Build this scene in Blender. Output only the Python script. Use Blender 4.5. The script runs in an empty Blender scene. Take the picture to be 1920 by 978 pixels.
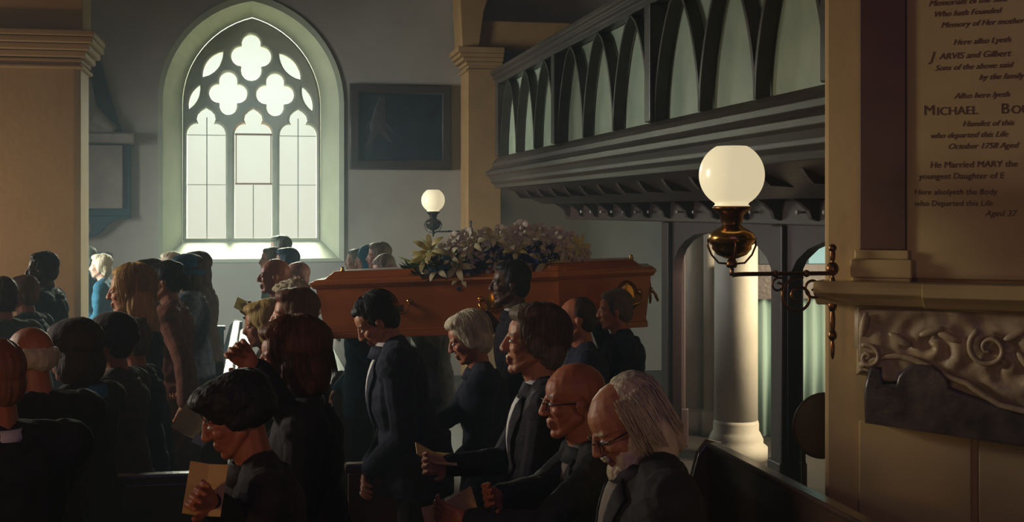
import bpy, bmesh, math, random
from mathutils import Vector, Matrix, noise
from mathutils.bvhtree import BVHTree
R = math.radians
random.seed(7)
S = bpy.context.scene
COL = S.collection
# ---------------------------------------------------------------- camera, world, lights
FPX = 2400.0; HOR = 395.0; CAMZ = 2.12
cam_data = bpy.data.cameras.new('camera'); cam = bpy.data.objects.new('camera', cam_data); COL.objects.link(cam)
cam.location = (0, 0, CAMZ); cam.rotation_euler = (R(90), 0, 0)
cam_data.sensor_width = 36; cam_data.lens = 36*FPX/1920; cam_data.shift_y = -(489-HOR)/1920
cam_data.clip_start = .05; S.camera = cam
cam_data.dof.use_dof = False
S.view_settings.view_transform = 'Standard'; S.view_settings.look = 'None'
S.view_settings.exposure = 0; S.view_settings.gamma = 1; S.view_settings.use_curve_mapping = False
w = bpy.data.worlds.new('world'); S.world = w; w.use_nodes = True
w.node_tree.nodes['Background'].inputs[0].default_value = (.10, .085, .17, 1)
w.node_tree.nodes['Background'].inputs[1].default_value = .17
# thin bluish haze in the church air
hv = w.node_tree.nodes.new('ShaderNodeVolumeScatter'); hv.inputs['Color'].default_value = (.62, .85, 1, 1); hv.inputs['Density'].default_value = .008; hv.inputs['Anisotropy'].default_value = .35
w.node_tree.links.new(hv.outputs[0], w.node_tree.nodes['World Output'].inputs['Volume'])
TH = 11.3; CT, ST = math.cos(R(TH)), math.sin(R(TH))
def uv(u, v, z=0): return Vector((CT*u-ST*v, ST*u+CT*v, z))
def P(px, py, d): return Vector(((px-960)/FPX*d, d, CAMZ-(py-HOR)/FPX*d))
def area(name, loc, target, sx, sy, power, color, spread=180):
    l = bpy.data.lights.new(name, 'AREA'); l.shape = 'RECTANGLE'; l.size = sx; l.size_y = sy
    l.energy = power; l.color = color; l.spread = R(spread)
    o = bpy.data.objects.new(name, l); COL.objects.link(o); o.location = loc
    o.rotation_euler = (Vector(target)-Vector(loc)).to_track_quat('-Z', 'Y').to_euler(); return o
def point(name, loc, power, color, rad=.14):
    l = bpy.data.lights.new(name, 'POINT'); l.energy = power; l.color = color; l.shadow_soft_size = rad
    o = bpy.data.objects.new(name, l); COL.objects.link(o); o.location = loc; return o
WU, WV = -.069+.019, 16.33            # centre of the big window on the back wall
# daylight behind the traceried window
area('window_daylight', uv(WU, WV+2.6, 5.4), uv(WU, WV-5.2, .5), 3.0, 3.6, 1350, (.93, 1.0, .82), 62)
# daylight of the tall windows in the left wall and of the right aisle
area('left_window_daylight', uv(-5.6, 12.6, 2.5), uv(1.2, 13.0, 1.0), 1.6, 2.2, 210, (.84, .92, .90), 88)
area('left_window_daylight', uv(-5.6, 8.2, 2.9), uv(1.0, 5.5, 1.0), 1.2, 2.2, 40, (1.0, .92, .74), 60)
area('aisle_window_daylight', uv(6.0, 9.2, 1.8), uv(3.7, 10.7, 1.0), 1.0, 1.6, 62, (1.0, .84, .56), 110)
# dim violet fill added behind the camera to lift and tint the shadows
area('violet_fill', uv(0, -2.5, 4.2), uv(0, 6, 1.0), 4.0, 3.5, 20, (.46, .24, 1.0))
# warm light of the wall lamps on the nave piers behind the camera
point('pier_lamp_light', (-2.2, 1.2, 1.9), 34, (1.0, .58, .20))
point('pier_lamp_light', (1.6, 2.4, 1.3), 7.5, (1.0, .62, .20))
point('pier_lamp_light', uv(-3.0, 10.3, 1.8), 29, (1.0, .58, .22))

# ---------------------------------------------------------------- materials
MATS = {}
def mat(name, col, rough=.6, metal=0, col2=None, scale=8, bump=0, bscale=40, emit=None, estr=0, spec=.5, stretch=(1, 1, 1), detail=4, sheen=0, coat=0, sss=0):
    if name in MATS: return MATS[name]
    m = bpy.data.materials.new(name); m.use_nodes = True; nt = m.node_tree; b = nt.nodes['Principled BSDF']
    b.inputs['Base Color'].default_value = (*col, 1); b.inputs['Roughness'].default_value = rough
    b.inputs['Metallic'].default_value = metal; b.inputs['Specular IOR Level'].default_value = spec
    if sheen: b.inputs['Sheen Weight'].default_value = sheen; b.inputs['Sheen Roughness'].default_value = .4
    if coat: b.inputs['Coat Weight'].default_value = coat; b.inputs['Coat Roughness'].default_value = .15
    if sss:
        b.inputs['Subsurface Weight'].default_value = sss; b.inputs['Subsurface Radius'].default_value = (.02, .008, .004)
    if emit: b.inputs['Emission Color'].default_value = (*emit, 1); b.inputs['Emission Strength'].default_value = estr
    tc = nt.nodes.new('ShaderNodeTexCoord'); mp = nt.nodes.new('ShaderNodeMapping'); mp.inputs['Scale'].default_value = stretch
    nt.links.new(tc.outputs['Object'], mp.inputs[0])
    if col2:
        n = nt.nodes.new('ShaderNodeTexNoise'); n.inputs['Scale'].default_value = scale; n.inputs['Detail'].default_value = detail
        r = nt.nodes.new('ShaderNodeValToRGB'); r.color_ramp.elements[0].position = .35; r.color_ramp.elements[1].position = .68
        r.color_ramp.elements[0].color = (*col, 1); r.color_ramp.elements[1].color = (*col2, 1)
        nt.links.new(mp.outputs[0], n.inputs['Vector']); nt.links.new(n.outputs['Fac'], r.inputs[0]); nt.links.new(r.outputs[0], b.inputs['Base Color'])
    if bump:
        n = nt.nodes.new('ShaderNodeTexNoise'); n.inputs['Scale'].default_value = bscale; n.inputs['Detail'].default_value = 3
        bp = nt.nodes.new('ShaderNodeBump'); bp.inputs['Strength'].default_value = bump; bp.inputs['Distance'].default_value = .01
        nt.links.new(mp.outputs[0], n.inputs['Vector']); nt.links.new(n.outputs['Fac'], bp.inputs['Height']); nt.links.new(bp.outputs[0], b.inputs['Normal'])
    MATS[name] = m; return m
PLASTER = mat('plaster', (.30, .27, .23), .85, col2=(.36, .33, .28), scale=1.5, bump=.15, bscale=12)
CREAM = mat('cream_plaster', (.50, .34, .15), .75, col2=(.56, .39, .18), scale=2, bump=.2, bscale=14)
STONE = mat('window_stone', (.36, .37, .30), .75, col2=(.43, .43, .35), scale=5, bump=.2, bscale=20)
WHITEST = mat('whitewashed_stone', (.52, .48, .41), .6, col2=(.6, .56, .48), scale=4, bump=.15, bscale=15)
MARBLE = mat('cream_marble', (.50, .37, .17), .4, col2=(.60, .45, .21), scale=3, bump=.05)
VEIN = mat('veined_marble', (.34, .26, .16), .45, col2=(.48, .36, .20), scale=7, detail=8, bump=.5, bscale=18)
DKMARBLE = mat('dark_grey_marble', (.035, .027, .035), .35, col2=(.13, .09, .08), scale=9, detail=9, bump=.3, bscale=20)
PORPH = mat('purple_brown_marble', (.085, .035, .035), .4, col2=(.11, .045, .04), scale=12)
BLKMARBLE = mat('black_marble', (.012, .022, .03), .35, col2=(.02, .035, .045), scale=6)
FLOORM = mat('stone_floor', (.045, .035, .035), .6, col2=(.07, .055, .05), scale=3, bump=.2)
WOOD = mat('dark_oak', (.030, .014, .014), .38, col2=(.055, .026, .022), scale=5, stretch=(1, .12, 1), bump=.2, bscale=30)
GALW = mat('gallery_oak', (.030, .022, .018), .38, col2=(.060, .045, .034), scale=6, stretch=(1, .1, 1), bump=.2, bscale=30)
POSTW = mat('plum_brown_oak', (.032, .013, .016), .5, col2=(.050, .020, .024), scale=5, stretch=(1, 1, .1))
GPANEL = mat('green_painted_panel', (.26, .31, .22), .45, col2=(.36, .40, .28), scale=3.5, detail=6)
PEWW = mat('pew_varnished_oak', (.045, .022, .016), .24, col2=(.08, .04, .026), scale=5, stretch=(1, .15, 1), bump=.1, coat=.4)
PEWB = mat('pew_blue_paint', (.008, .085, .12), .4, col2=(.010, .11, .15), scale=4)
COFF = mat('coffin_veneer', (.36, .085, .020), .24, col2=(.50, .135, .030), scale=5, stretch=(.25, 2, 2), bump=.03, coat=.5)
BRASS = mat('brass', (.62, .33, .07), .22, 1, bump=.05)
DBRASS = mat('tarnished_brass', (.22, .10, .04), .32, 1, bump=.1)
BRONZE = mat('dark_bronze', (.05, .035, .03), .35, .8)
LEAD = mat('lead_came', (.20, .20, .15), .5)
ORNG = mat('rusty_casement', (.30, .13, .05), .6)
PAPER = mat('cream_paper', (.62, .42, .14), .7, col2=(.68, .47, .17), scale=20)
WPAPER = mat('white_paper', (.8, .78, .74), .7)
YPAPER = mat('yellow_paper', (.62, .55, .16), .7)
INK = mat('engraved_ink', (.10, .045, .03), .7)
SHIRT = mat('white_shirt', (.62, .60, .60), .7, bump=.1)
GSHIRT = mat('grey_shirt', (.20, .16, .14), .8, bump=.1)
EYEW = mat('eye_white', (.5, .46, .42), .2); EYED = mat('eye_iris', (.03, .02, .015), .15)
BLACKF = mat('glasses_frame', (.012, .008, .01), .25)
def cloth(name, c, k=1.6):
    return mat(name, c, .8, col2=tuple(min(1, x*k) for x in c), scale=30, bump=.25, bscale=60, sheen=.03, spec=.2)
NAVY = cloth('navy_wool', (.010, .012, .030)); BLACK = cloth('black_wool', (.009, .006, .014))
PLUM = cloth('plum_black_wool', (.018, .010, .016)); TEALC = cloth('haze_teal_wool', (.012, .075, .115))  # teal wool colour also carries the bluish haze over far clothes
GREYB = cloth('brown_grey_wool', (.05, .036, .030)); GREYC = cloth('blue_grey_wool', (.075, .10, .14))
CHAR = cloth('charcoal_wool', (.020, .020, .026)); ROSE = cloth('rose_brown_wool', (.13, .045, .032))
GREEN = cloth('dull_green_wool', (.035, .055, .045)); DTEAL = cloth('haze_dark_teal_wool', (.008, .030, .050))  # dark teal includes the haze that lifts distant blacks
GREYT = cloth('soft_grey_wool', (.07, .075, .075))
def skin(name, c): return mat(name, c, .5, col2=tuple(x*1.12 for x in c), scale=30, bump=.08, bscale=90, sss=.12)
SK = skin('fair_skin', (.40, .165, .085)); SKR = skin('ruddy_skin', (.36, .115, .055)); SKP = skin('pink_skin', (.42, .20, .145)); SKB = skin('brown_skin', (.085, .036, .024)); SKP2 = skin('pale_skin', (.44, .27, .19))
def hairm(name, c, k=1.7): return mat(name, c, .58, spec=.25, col2=tuple(x*k for x in c), scale=60, stretch=(1, 1, .08), bump=.5, bscale=70)
HBLK = hairm('black_hair', (.010, .008, .014)); HBRN = hairm('dark_brown_hair', (.028, .012, .009)); HAUB = hairm('auburn_hair', (.09, .03, .014))
HGRY = hairm('grey_brown_hair', (.10, .075, .055)); HWHT = hairm('white_hair', (.42, .37, .27), 1.4); HBLD = hairm('blonde_hair', (.34, .20, .075), 1.5); HGOLD = hairm('golden_hair', (.36, .25, .09), 1.4)
HCRL = hairm('cream_hair', (.50, .44, .30), 1.3); HGR2 = hairm('green_grey_hair', (.11, .13, .10)); HDB = hairm('blue_black_hair', (.012, .035, .055)); BLUEH = cloth('blue_felt', (.012, .085, .16)); HATM = cloth('dark_felt', (.022, .013, .016))
SCARF = cloth('blue_scarf', (.03, .11, .19))

# ---------------------------------------------------------------- mesh helpers
def link(name, me, m, parent=None, smooth=False):
    o = bpy.data.objects.new(name, me); COL.objects.link(o)
    if m is not None:
        me.materials.clear()
        for x in (m if isinstance(m, (list, tuple)) else [m]): me.materials.append(x)
    if parent is not None: o.parent = parent
    if smooth: me.polygons.foreach_set('use_smooth', [True]*len(me.polygons))
    return o
def thing(name, label, cat, loc=(0, 0, 0), rz=0, group=None):
    o = bpy.data.objects.new(name, None); COL.objects.link(o); o.location = loc; o.rotation_euler = (0, 0, rz)
    o.empty_display_size = .1; o['label'] = label; o['category'] = cat
    if group: o['group'] = group
    return o
def tag(o, label, cat, group=None):
    o['label'] = label; o['category'] = cat
    if group: o['group'] = group
    return o
def struct(o): o['kind'] = 'structure'; return o
class MB:
    def __init__(s): s.v = []; s.f = []; s.mi = []; s.m = 0
    def add(s, vs, fs):
        b = len(s.v); s.v += [Vector(x) for x in vs]; s.f += [[b+i for i in f] for f in fs]; s.mi += [s.m]*len(fs); return s
    def box(s, x0, x1, y0, y1, z0, z1, M=None):
        vs = [Vector((x, y, z)) for x in (x0, x1) for y in (y0, y1) for z in (z0, z1)]
        if M: vs = [M @ v for v in vs]
        return s.add(vs, [(0, 1, 3, 2), (4, 6, 7, 5), (0, 4, 5, 1), (2, 3, 7, 6), (0, 2, 6, 4), (1, 5, 7, 3)])
    def ell(s, c, r, M=None, n=14, k=10):
        c = Vector(c); vs = [c+Vector((0, 0, r[2]))]; fs = []
        for i in range(1, k):
            t = math.pi*i/k
            for j in range(n):
                p = 2*math.pi*j/n; vs.append(c+Vector((r[0]*math.sin(t)*math.cos(p), r[1]*math.sin(t)*math.sin(p), r[2]*math.cos(t))))
        vs.append(c-Vector((0, 0, r[2])))
        for j in range(n):
            fs.append((0, 1+j, 1+(j+1) % n)); e = 1+(k-2)*n; fs.append((len(vs)-1, e+(j+1) % n, e+j))
        for i in range(k-2):
            for j in range(n):
                a = 1+i*n+j; b = 1+i*n+(j+1) % n; fs.append((a, a+n, b+n, b))
        if M: vs = [M @ v for v in vs]
        return s.add(vs, fs)
    def cap(s, a, b, ra, rb, fl=1.0, M=None, n=12):
        """tapered capsule with rounded ends"""
        a = Vector(a); b = Vector(b); d = b-a; L = d.length
        if L < 1e-5: return s.ell(a, (ra, ra, ra), M)
        z = d/L; x = Vector((0, 1, 0)).cross(z)
        if x.length < .1: x = Vector((1, 0, 0)).cross(z)
        x.normalize(); y = z.cross(x); rings = []
        for t in (-.999, -.8, -.4, 0): rings.append((a+z*ra*t, ra*math.sqrt(max(0, 1-t*t))))
        for t in (0, .4, .8, .999): rings.append((b+z*rb*t, rb*math.sqrt(max(0, 1-t*t))))
        vs = []; fs = []
        for c, r in rings:
            for j in range(n):
                p = 2*math.pi*j/n; vs.append(c+x*r*math.cos(p)*fl+y*r*math.sin(p))
        for i in range(len(rings)-1):
            for j in range(n):
                q = i*n; fs.append((q+j, q+(j+1) % n, q+n+(j+1) % n, q+n+j))
        fs.append(tuple(reversed(range(n)))); fs.append(tuple(range((len(rings)-1)*n, len(rings)*n)))
        if M: vs = [M @ v for v in vs]
        return s.add(vs, fs)
    def tube(s, pts, r, n=8, M=None, flat=1.0):
        pts = [Vector(p) for p in pts]; k = len(pts); rr = r if isinstance(r, (list, tuple)) else [r]*k
        vs = []; fs = []; up = None
        for i in range(k):
            t = (pts[min(i+1, k-1)]-pts[max(i-1, 0)])
            t = t.normalized() if t.length > 1e-9 else Vector((0, 0, 1))
            if up is None:
                up = Vector((0, 0, 1)) if abs(t.z) < .9 else Vector((1, 0, 0))
            x = up-t*up.dot(t); x.normalize(); y = t.cross(x); up = x
            for j in range(n):
                p = 2*math.pi*j/n; vs.append(pts[i]+x*rr[i]*math.cos(p)+y*rr[i]*flat*math.sin(p))
        for i in range(k-1):
            for j in range(n):
                q = i*n; fs.append((q+j, q+(j+1) % n, q+n+(j+1) % n, q+n+j))
        fs.append(tuple(reversed(range(n)))); fs.append(tuple(range((k-1)*n, k*n)))
        if M: vs = [M @ v for v in vs]
        return s.add(vs, fs)
    def lathe(s, prof, c=(0, 0, 0), n=24, sy=1, M=None, ph=0):
        c = Vector(c); vs = []; fs = []
        for r, z in prof:
            for j in range(n):
                p = 2*math.pi*j/n+ph; vs.append(c+Vector((r*math.cos(p), r*sy*math.sin(p), z)))
        for i in range(len(prof)-1):
            for j in range(n):
                q = i*n; fs.append((q+j, q+(j+1) % n, q+n+(j+1) % n, q+n+j))
        fs.append(tuple(reversed(range(n)))); fs.append(tuple(range((len(prof)-1)*n, len(prof)*n)))
        if M: vs = [M @ v for v in vs]
        return s.add(vs, fs)
    def prism(s, prof, y0, y1, M=None, axis='y'):
        """profile polygon (a,b) swept along an axis"""
        n = len(prof); f = {'y': lambda a, b, t: Vector((a, t, b)), 'x': lambda a, b, t: Vector((t, a, b)), 'z': lambda a, b, t: Vector((a, b, t))}[axis]
        vs = [f(a, b, y0) for a, b in prof]+[f(a, b, y1) for a, b in prof]
        fs = [(i, (i+1) % n, n+(i+1) % n, n+i) for i in range(n)]+[tuple(reversed(range(n))), tuple(range(n, 2*n))]
        if M: vs = [M @ v for v in vs]
        return s.add(vs, fs)
    def mesh(s, name='mesh', fix=True):
        me = bpy.data.meshes.new(name); me.from_pydata([tuple(v) for v in s.v], [], s.f)
        me.polygons.foreach_set('material_index', s.mi)
        if fix:
            bm = bmesh.new(); bm.from_mesh(me); bmesh.ops.recalc_face_normals(bm, faces=bm.faces); bm.to_mesh(me); bm.free()
        me.update(); return me
    def build(s, name, m, parent=None, smooth=False, bevel=0, sub=0):
        o = link(name, s.mesh(name), m, parent, smooth)
        if bevel:
            b = o.modifiers.new('bevel', 'BEVEL'); b.width = bevel; b.segments = 2; b.limit_method = 'ANGLE'; b.angle_limit = R(35)
        if sub:
            b = o.modifiers.new('sub', 'SUBSURF'); b.levels = sub; b.render_levels = sub
        return o
def evalmesh(o):
    bpy.context.view_layer.update()
    dg = bpy.context.evaluated_depsgraph_get(); me = bpy.data.meshes.new_from_object(o.evaluated_get(dg)); return me
def drop(o):
    d = o.data; bpy.data.objects.remove(o)
    if isinstance(d, bpy.types.Mesh): bpy.data.meshes.remove(d)
    else: bpy.data.curves.remove(d)
def fused(mb, voxel, smooth=3, disp=None):
    o = link('tmp', mb.mesh('tmp'), None)
    m = o.modifiers.new('r', 'REMESH'); m.mode = 'VOXEL'; m.voxel_size = voxel; m.use_smooth_shade = True
    if smooth: q = o.modifiers.new('s', 'SMOOTH'); q.factor = .5; q.iterations = smooth
    me = evalmesh(o); drop(o)
    if disp:
        ns = [v.normal.copy() for v in me.vertices]
        for v, n in zip(me.vertices, ns): v.co += n*disp(v.co)
    me.polygons.foreach_set('use_smooth', [True]*len(me.polygons)); me.update(); return me
def plate(outline, holes, thick, bevel=0):
    """flat plate in x,z with holes, thickness along y centred on 0"""
    cu = bpy.data.curves.new('tmp', 'CURVE'); cu.dimensions = '2D'; cu.fill_mode = 'BOTH'; cu.extrude = thick/2-bevel; cu.bevel_depth = bevel; cu.bevel_resolution = 1
    if bevel: cu.offset = -bevel
    for pl in [outline]+list(holes):
        sp = cu.splines.new('POLY'); sp.points.add(len(pl)-1); sp.use_cyclic_u = True
        for p, (x, z) in zip(sp.points, pl): p.co = (x, z, 0, 1)
    o = bpy.data.objects.new('tmp', cu); COL.objects.link(o); me = evalmesh(o); drop(o)
    me.transform(Matrix.Rotation(R(90), 4, 'X')); me.update(); return me
def arch(w, z0, zs, za, n=14, cx=0):
    """closed outline: rectangle from z0 with two-centred pointed arch springing at zs"""
    rise = za-zs; Rr = (rise*rise+w*w)/(2*w); pts = [(cx-w, z0), (cx+w, z0)]
    amax = math.atan2(rise, Rr-w)
    for i in range(n+1):
        a = amax*i/n; pts.append((cx-(Rr-w)+Rr*math.cos(a), zs+Rr*math.sin(a)))
    for i in range(n-1, -1, -1):
        a = amax*i/n; pts.append((cx+(Rr-w)-Rr*math.cos(a), zs+Rr*math.sin(a)))
    return pts
RZ = R(TH)
def church(o, loc=None):
    o.rotation_euler = (0, 0, RZ)
    if loc is not None: o.location = loc
    return o

# ---------------------------------------------------------------- room shell
o = MB().box(-8, 9, -1.0, 19, -.2, 0).build('floor', FLOORM); struct(church(o))
o = MB().box(-8, 9, -1.0, 19, 6.6, 6.8).build('ceiling', PLASTER); struct(church(o))
o = MB().box(-6.3, -6.0, -1, 19, 0, 6.6).build('wall_left', PLASTER); struct(church(o))
# back wall with the arched opening, splayed
OUT = arch(1.08, 1.52, 3.47, 4.74); INN = arch(.87, 1.74, 3.47, 4.60)
me = plate([(-6.0-WU, 0), (8-WU, 0), (8-WU, 6.6), (-6.0-WU, 6.6)], [OUT], .04)
o = struct(church(link('wall_back', me, PLASTER), uv(WU, WV+.02)))
mb = MB(); n = len(OUT)
mb.add([(x, .0, z) for x, z in OUT]+[(x, .42, z) for x, z in INN], [(i, (i+1) % n, n+(i+1) % n, n+i) for i in range(n)])
OUT2 = arch(1.14, 1.48, 3.47, 4.82)
mb.add([(x, -.015, z) for x, z in OUT]+[(x, -.03, z) for x, z in OUT2]+[(x, .02, z) for x, z in OUT2],
       [(i, (i+1) % n, n+(i+1) % n, n+i) for i in range(n)]+[(n+i, n+(i+1) % n, 2*n+(i+1) % n, 2*n+i) for i in range(n)])
struct(church(mb.build('trim_1', mat('window_reveal', (.40, .44, .33), .7, col2=(.46, .49, .37), scale=3)), uv(WU, WV)))
# tracery
def wx(px): return (px-470)*.00653
def wz(py): return CAMZ+(HOR-py)*.00667
def lobes(cx, cy, circ, n=48):
    pts = []
    for i in range(n):
        t = 2*math.pi*i/n; d = (math.cos(t), math.sin(t)); best = .01
        for (ax, ay, r) in circ:
            b = ax*d[0]+ay*d[1]; c = ax*ax+ay*ay-r*r; q = b*b-c
            if q >= 0: best = max(best, b+math.sqrt(q))
        pts.append((wx(cx+best*d[0]), wz(cy-best*d[1])))
    return pts
def dagger(x0, y0, x1, y1, wd, n=9):
    dx, dy = x1-x0, y1-y0; L = math.hypot(dx, dy); nx, ny = -dy/L, dx/L; pts = []
    for sgn, rng in ((1, range(n+1)), (-1, range(n-1, 0, -1))):
        for i in rng:
            t = i/n; k = sgn*wd*math.sin(math.pi*t)**.8; pts.append((wx(x0+dx*t+nx*k), wz(y0+dy*t+ny*k)))
    return pts
def lancet(x0, x1, yb=449):
    c = (x0+x1)/2; h = (x1-x0)/2; pts = [(x0, yb), (x1, yb), (x1, 250)]
    for i in range(1, 6):
        t = math.pi/2*i/5; pts.append((x1-h*.52*(1-math.cos(t)), 250-22*math.sin(t)))
    for i in range(0, 9):
        t = R(-35)+R(250)*i/8*1.0; rr = h*.48
        px_ = c+rr*math.cos(t); py_ = 219-rr*math.sin(t)*1.0
        if i == 4: py_ -= 3
        pts.append((px_, py_))
    for i in range(5, 0, -1):
        t = math.pi/2*i/5; pts.append((x0+h*.52*(1-math.cos(t)), 250-22*math.sin(t)))
    pts.append((x0, 250)); return [(wx(a), wz(b)) for a, b in pts]
holes = [lancet(345, 419), lancet(436, 508), lancet(523, 595),
         lobes(468, 101, [(0, 27, 18), (0, -24, 19), (20, 3, 18), (-20, 3, 18), (0, 0, 21)]),
         lobes(424, 170, [(0, 24, 17), (0, -24, 16), (19, 0, 17), (-19, 0, 17), (0, 0, 18)]),
         lobes(514, 171, [(0, 24, 17), (0, -24, 16), (19, 0, 17), (-19, 0, 17), (0, 0, 18)]),
         dagger(376, 139, 414, 90, 11), dagger(563, 140, 522, 91, 11), dagger(350, 200, 370, 155, 7), dagger(586, 200, 567, 155, 7)]
win = plate(INN, holes, .18, .03)
o = struct(church(link('window_1', win, STONE), uv(WU, WV+.50)))
WINO = o
GLASS = bpy.data.materials.new('frosted_glass'); GLASS.use_nodes = True; nt = GLASS.node_tree; nt.nodes.clear()
a = nt.nodes.new('ShaderNodeBsdfTransparent'); a.inputs[0].default_value = (.9, .9, .88, 1); b = nt.nodes.new('ShaderNodeEmission'); b.inputs[0].default_value = (1, .99, .80, 1); b.inputs[1].default_value = .36
c = nt.nodes.new('ShaderNodeAddShader'); d = nt.nodes.new('ShaderNodeOutputMaterial')
nt.links.new(a.outputs[0], c.inputs[0]); nt.links.new(b.outputs[0], c.inputs[1]); nt.links.new(c.outputs[0], d.inputs[0])
link('window_pane', plate(arch(.86, 1.76, 3.47, 4.58), [], .01), GLASS, WINO)
mb = MB()
for px, y0, y1 in ((383, 449, 216), (472, 449, 345), (559, 449, 216)): mb.box(wx(px)-.006, wx(px)+.006, -.03, .0, wz(y0), wz(y1))
for x0, x1, y in ((345, 419, 345), (523, 595, 345), (345, 419, 250), (523, 595, 250)): mb.box(wx(x0), wx(x1), -.03, 0, wz(y)-.004, wz(y)+.004)
mb.build('glazing_bar', LEAD, WINO)
mb = MB()
for y in (248, 343): mb.box(wx(437), wx(508), -.08, -.01, wz(y)-.011, wz(y)+.011)
for x in (438, 505): mb.box(wx(x), wx(x+2), -.08, -.01, wz(343), wz(248))
mb.build('casement_frame', ORNG, WINO)
# sky board outside is the daylight lamp itself; wall behind the aisle, right wall with a window
RW = 6.7
me = plate([(4.0, 0), (19, 0), (19, 6.6), (4.0, 6.6)], [[(13.3, .95), (15.6, .95), (15.6, 3.3), (13.3, 3.3)]], .05)
o = struct(link('wall_right', me, PLASTER)); o.rotation_euler = (0, 0, RZ+R(90)); o.location = uv(RW, 0)
mb = MB()
for v in (13.3, 14.0, 14.8, 15.54): mb.box(RW-.05, RW+.05, v, v+.06, .95, 3.3)
for z in (.95, 1.9, 3.25): mb.box(RW-.05, RW+.05, 13.3, 15.6, z, z+.05)
w2 = struct(church(mb.build('window_2', STONE)))
MB().box(RW+.0, RW+.01, 13.3, 15.6, .95, 3.3).build('window_pane', mat('teal_lit_glass', (.3, .4, .36), .4, emit=(.55, .85, .75), estr=.6), w2)

# left nave pier with moulded capital and the start of its arch
pv = 12.0
def lp(px, v):   # u on plane v for a pixel column
    k = (px-960)/FPX; return (k*CT*v+ST*v)/(CT-k*ST)
u1 = lp(150, pv)
mb = MB(); mb.prism([(u1-1.5, pv), (u1-.05, pv), (u1, pv+.05), (u1, pv+.62), (u1-.05, pv+.67), (u1-1.5, pv+.67)], 0, 3.45, axis='z')
for dz, e in ((3.39, .03), (3.45, .015), (3.49, .05), (3.55, .09), (3.61, .12), (3.67, .13)):
    mb.prism([(u1-1.5, pv-e), (u1+e, pv-e), (u1+e, pv+.67+e), (u1-1.5, pv+.67+e)], dz, dz+(.055 if dz > 3.46 else .03), axis='z')
mb.prism([(u1-1.5, pv+.05), (u1+.02, pv+.05), (u1+.02, pv+.62), (u1-1.5, pv+.62)], 3.72, 4.6, axis='z')
struct(church(mb.build('trim_2', CREAM, bevel=.012)))
# right respond (half-pier) against the back wall with capital and arch above
rv = 15.75; ru0 = lp(877, rv); ru1 = lp(940, rv)
mb = MB(); mb.prism([(ru0, rv), (ru1, rv), (ru1, WV), (ru0, WV)], 0, 3.95, axis='z')
for dz, h, e in ((3.86, .03, .03), (3.93, .05, .03), (3.98, .05, .08), (4.03, .05, .12), (4.08, .07, .15)):
    mb.prism([(ru0-e, rv-e), (ru1+.02, rv-e), (ru1+.02, WV), (ru0-e, WV)], dz, dz+h, axis='z')
mb.prism([(ru0-.02, rv+.02), (ru1+.9, rv+.02), (ru1+.9, WV), (ru0-.02, WV)], 4.15, 4.5, axis='z')
arcpts = []
for i in range(13):
    t = i/12; arcpts.append((ru0-.06-.02*math.sin(t*3), 4.15+t*2.2))
mb.prism([(ru0-.08, 4.15), (ru0+.14, 4.15), (ru0+.20, 4.6), (ru0+.4, 5.2), (ru0+.1, 6.6), (ru0-.2, 6.6)], rv-.05, 16.3)
struct(church(mb.build('trim_3', mat('warm_lit_stone', (.30, .17, .06), .75, col2=(.36, .21, .08), scale=3, bump=.2), bevel=.012)))  # warm glow of the nearby lamp put into the stone colour
# nave wall carried over the gallery (dark upper wall right)
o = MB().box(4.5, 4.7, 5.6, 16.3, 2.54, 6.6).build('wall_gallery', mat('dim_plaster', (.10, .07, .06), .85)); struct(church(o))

# ---------------------------------------------------------------- gallery
GU = 2.84
gal = thing('gallery', 'dark oak gallery with pointed-arch open panels and moulded cornice above the right aisle', 'gallery', (0, 0, -.07), RZ)
V0, V1 = 5.55, 15.05
GZ = -.07
prof = [(GU+.05, 2.46), (GU-.02, 2.46), (GU-.03, 2.50), (GU-.07, 2.53), (GU-.07, 2.56), (GU-.10, 2.60), (GU-.13, 2.62), (GU-.13, 2.66), (GU-.09, 2.68), (GU-.05, 2.72), (GU-.05, 2.76), (GU-.02, 2.80), (GU+.02, 2.84), (GU+.05, 2.84)]
MB().prism(prof, V0, V1+.12).build('cornice', GALW, gal, bevel=.004)
prof = [(GU+.08, 3.70), (GU-.02, 3.70), (GU-.02, 3.75), (GU-.05, 3.77), (GU-.05, 3.80), (GU-.08, 3.82), (GU-.08, 3.86), (GU-.02, 3.885), (GU+.08, 3.885)]
MB().prism(prof, V0, V1+.1).build('handrail', GALW, gal, bevel=.004)
posts = [15.0, 12.05, 9.0, 6.0]
for v in posts: MB().box(GU-.035, GU+.14, v-.07, v+.07, 2.84, 3.70).build('post', GALW, gal, bevel=.01)
for a, b in zip(posts[1:], posts[:-1]):
    MB().box(GU+.10, GU+.12, a, b, 2.8, 3.72).build('backing_panel', GPANEL, gal)
    k = 3; a2, b2 = a+.07, b-.07; st = (b2-a2)/k
    def rib(va, vb):
        mb = MB(); N = 12; L = []
        for i in range(N+1):
            t = i/N; x = va+(vb-va)*(.55*(1-math.sqrt(max(0, 1-t*t)))+.45*t**1.7)
            L.append((x, 2.84+.87*t))
        wd = .018
        for i in range(N):
            (xa, za), (xb, zb) = L[i], L[i+1]
            q = [(xa-wd, za), (xa+wd, za), (xb+wd, zb), (xb-wd, zb)]
            mb.prism([(p[0], p[1]) for p in q], GU+.0, GU+.09, axis='x')
        mb.build('rib', GALW, gal)
    for i in range(k):
        rib(a2+st*i, a2+st*(i+.5)); rib(a2+st*(i+1), a2+st*(i+.5))
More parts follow.
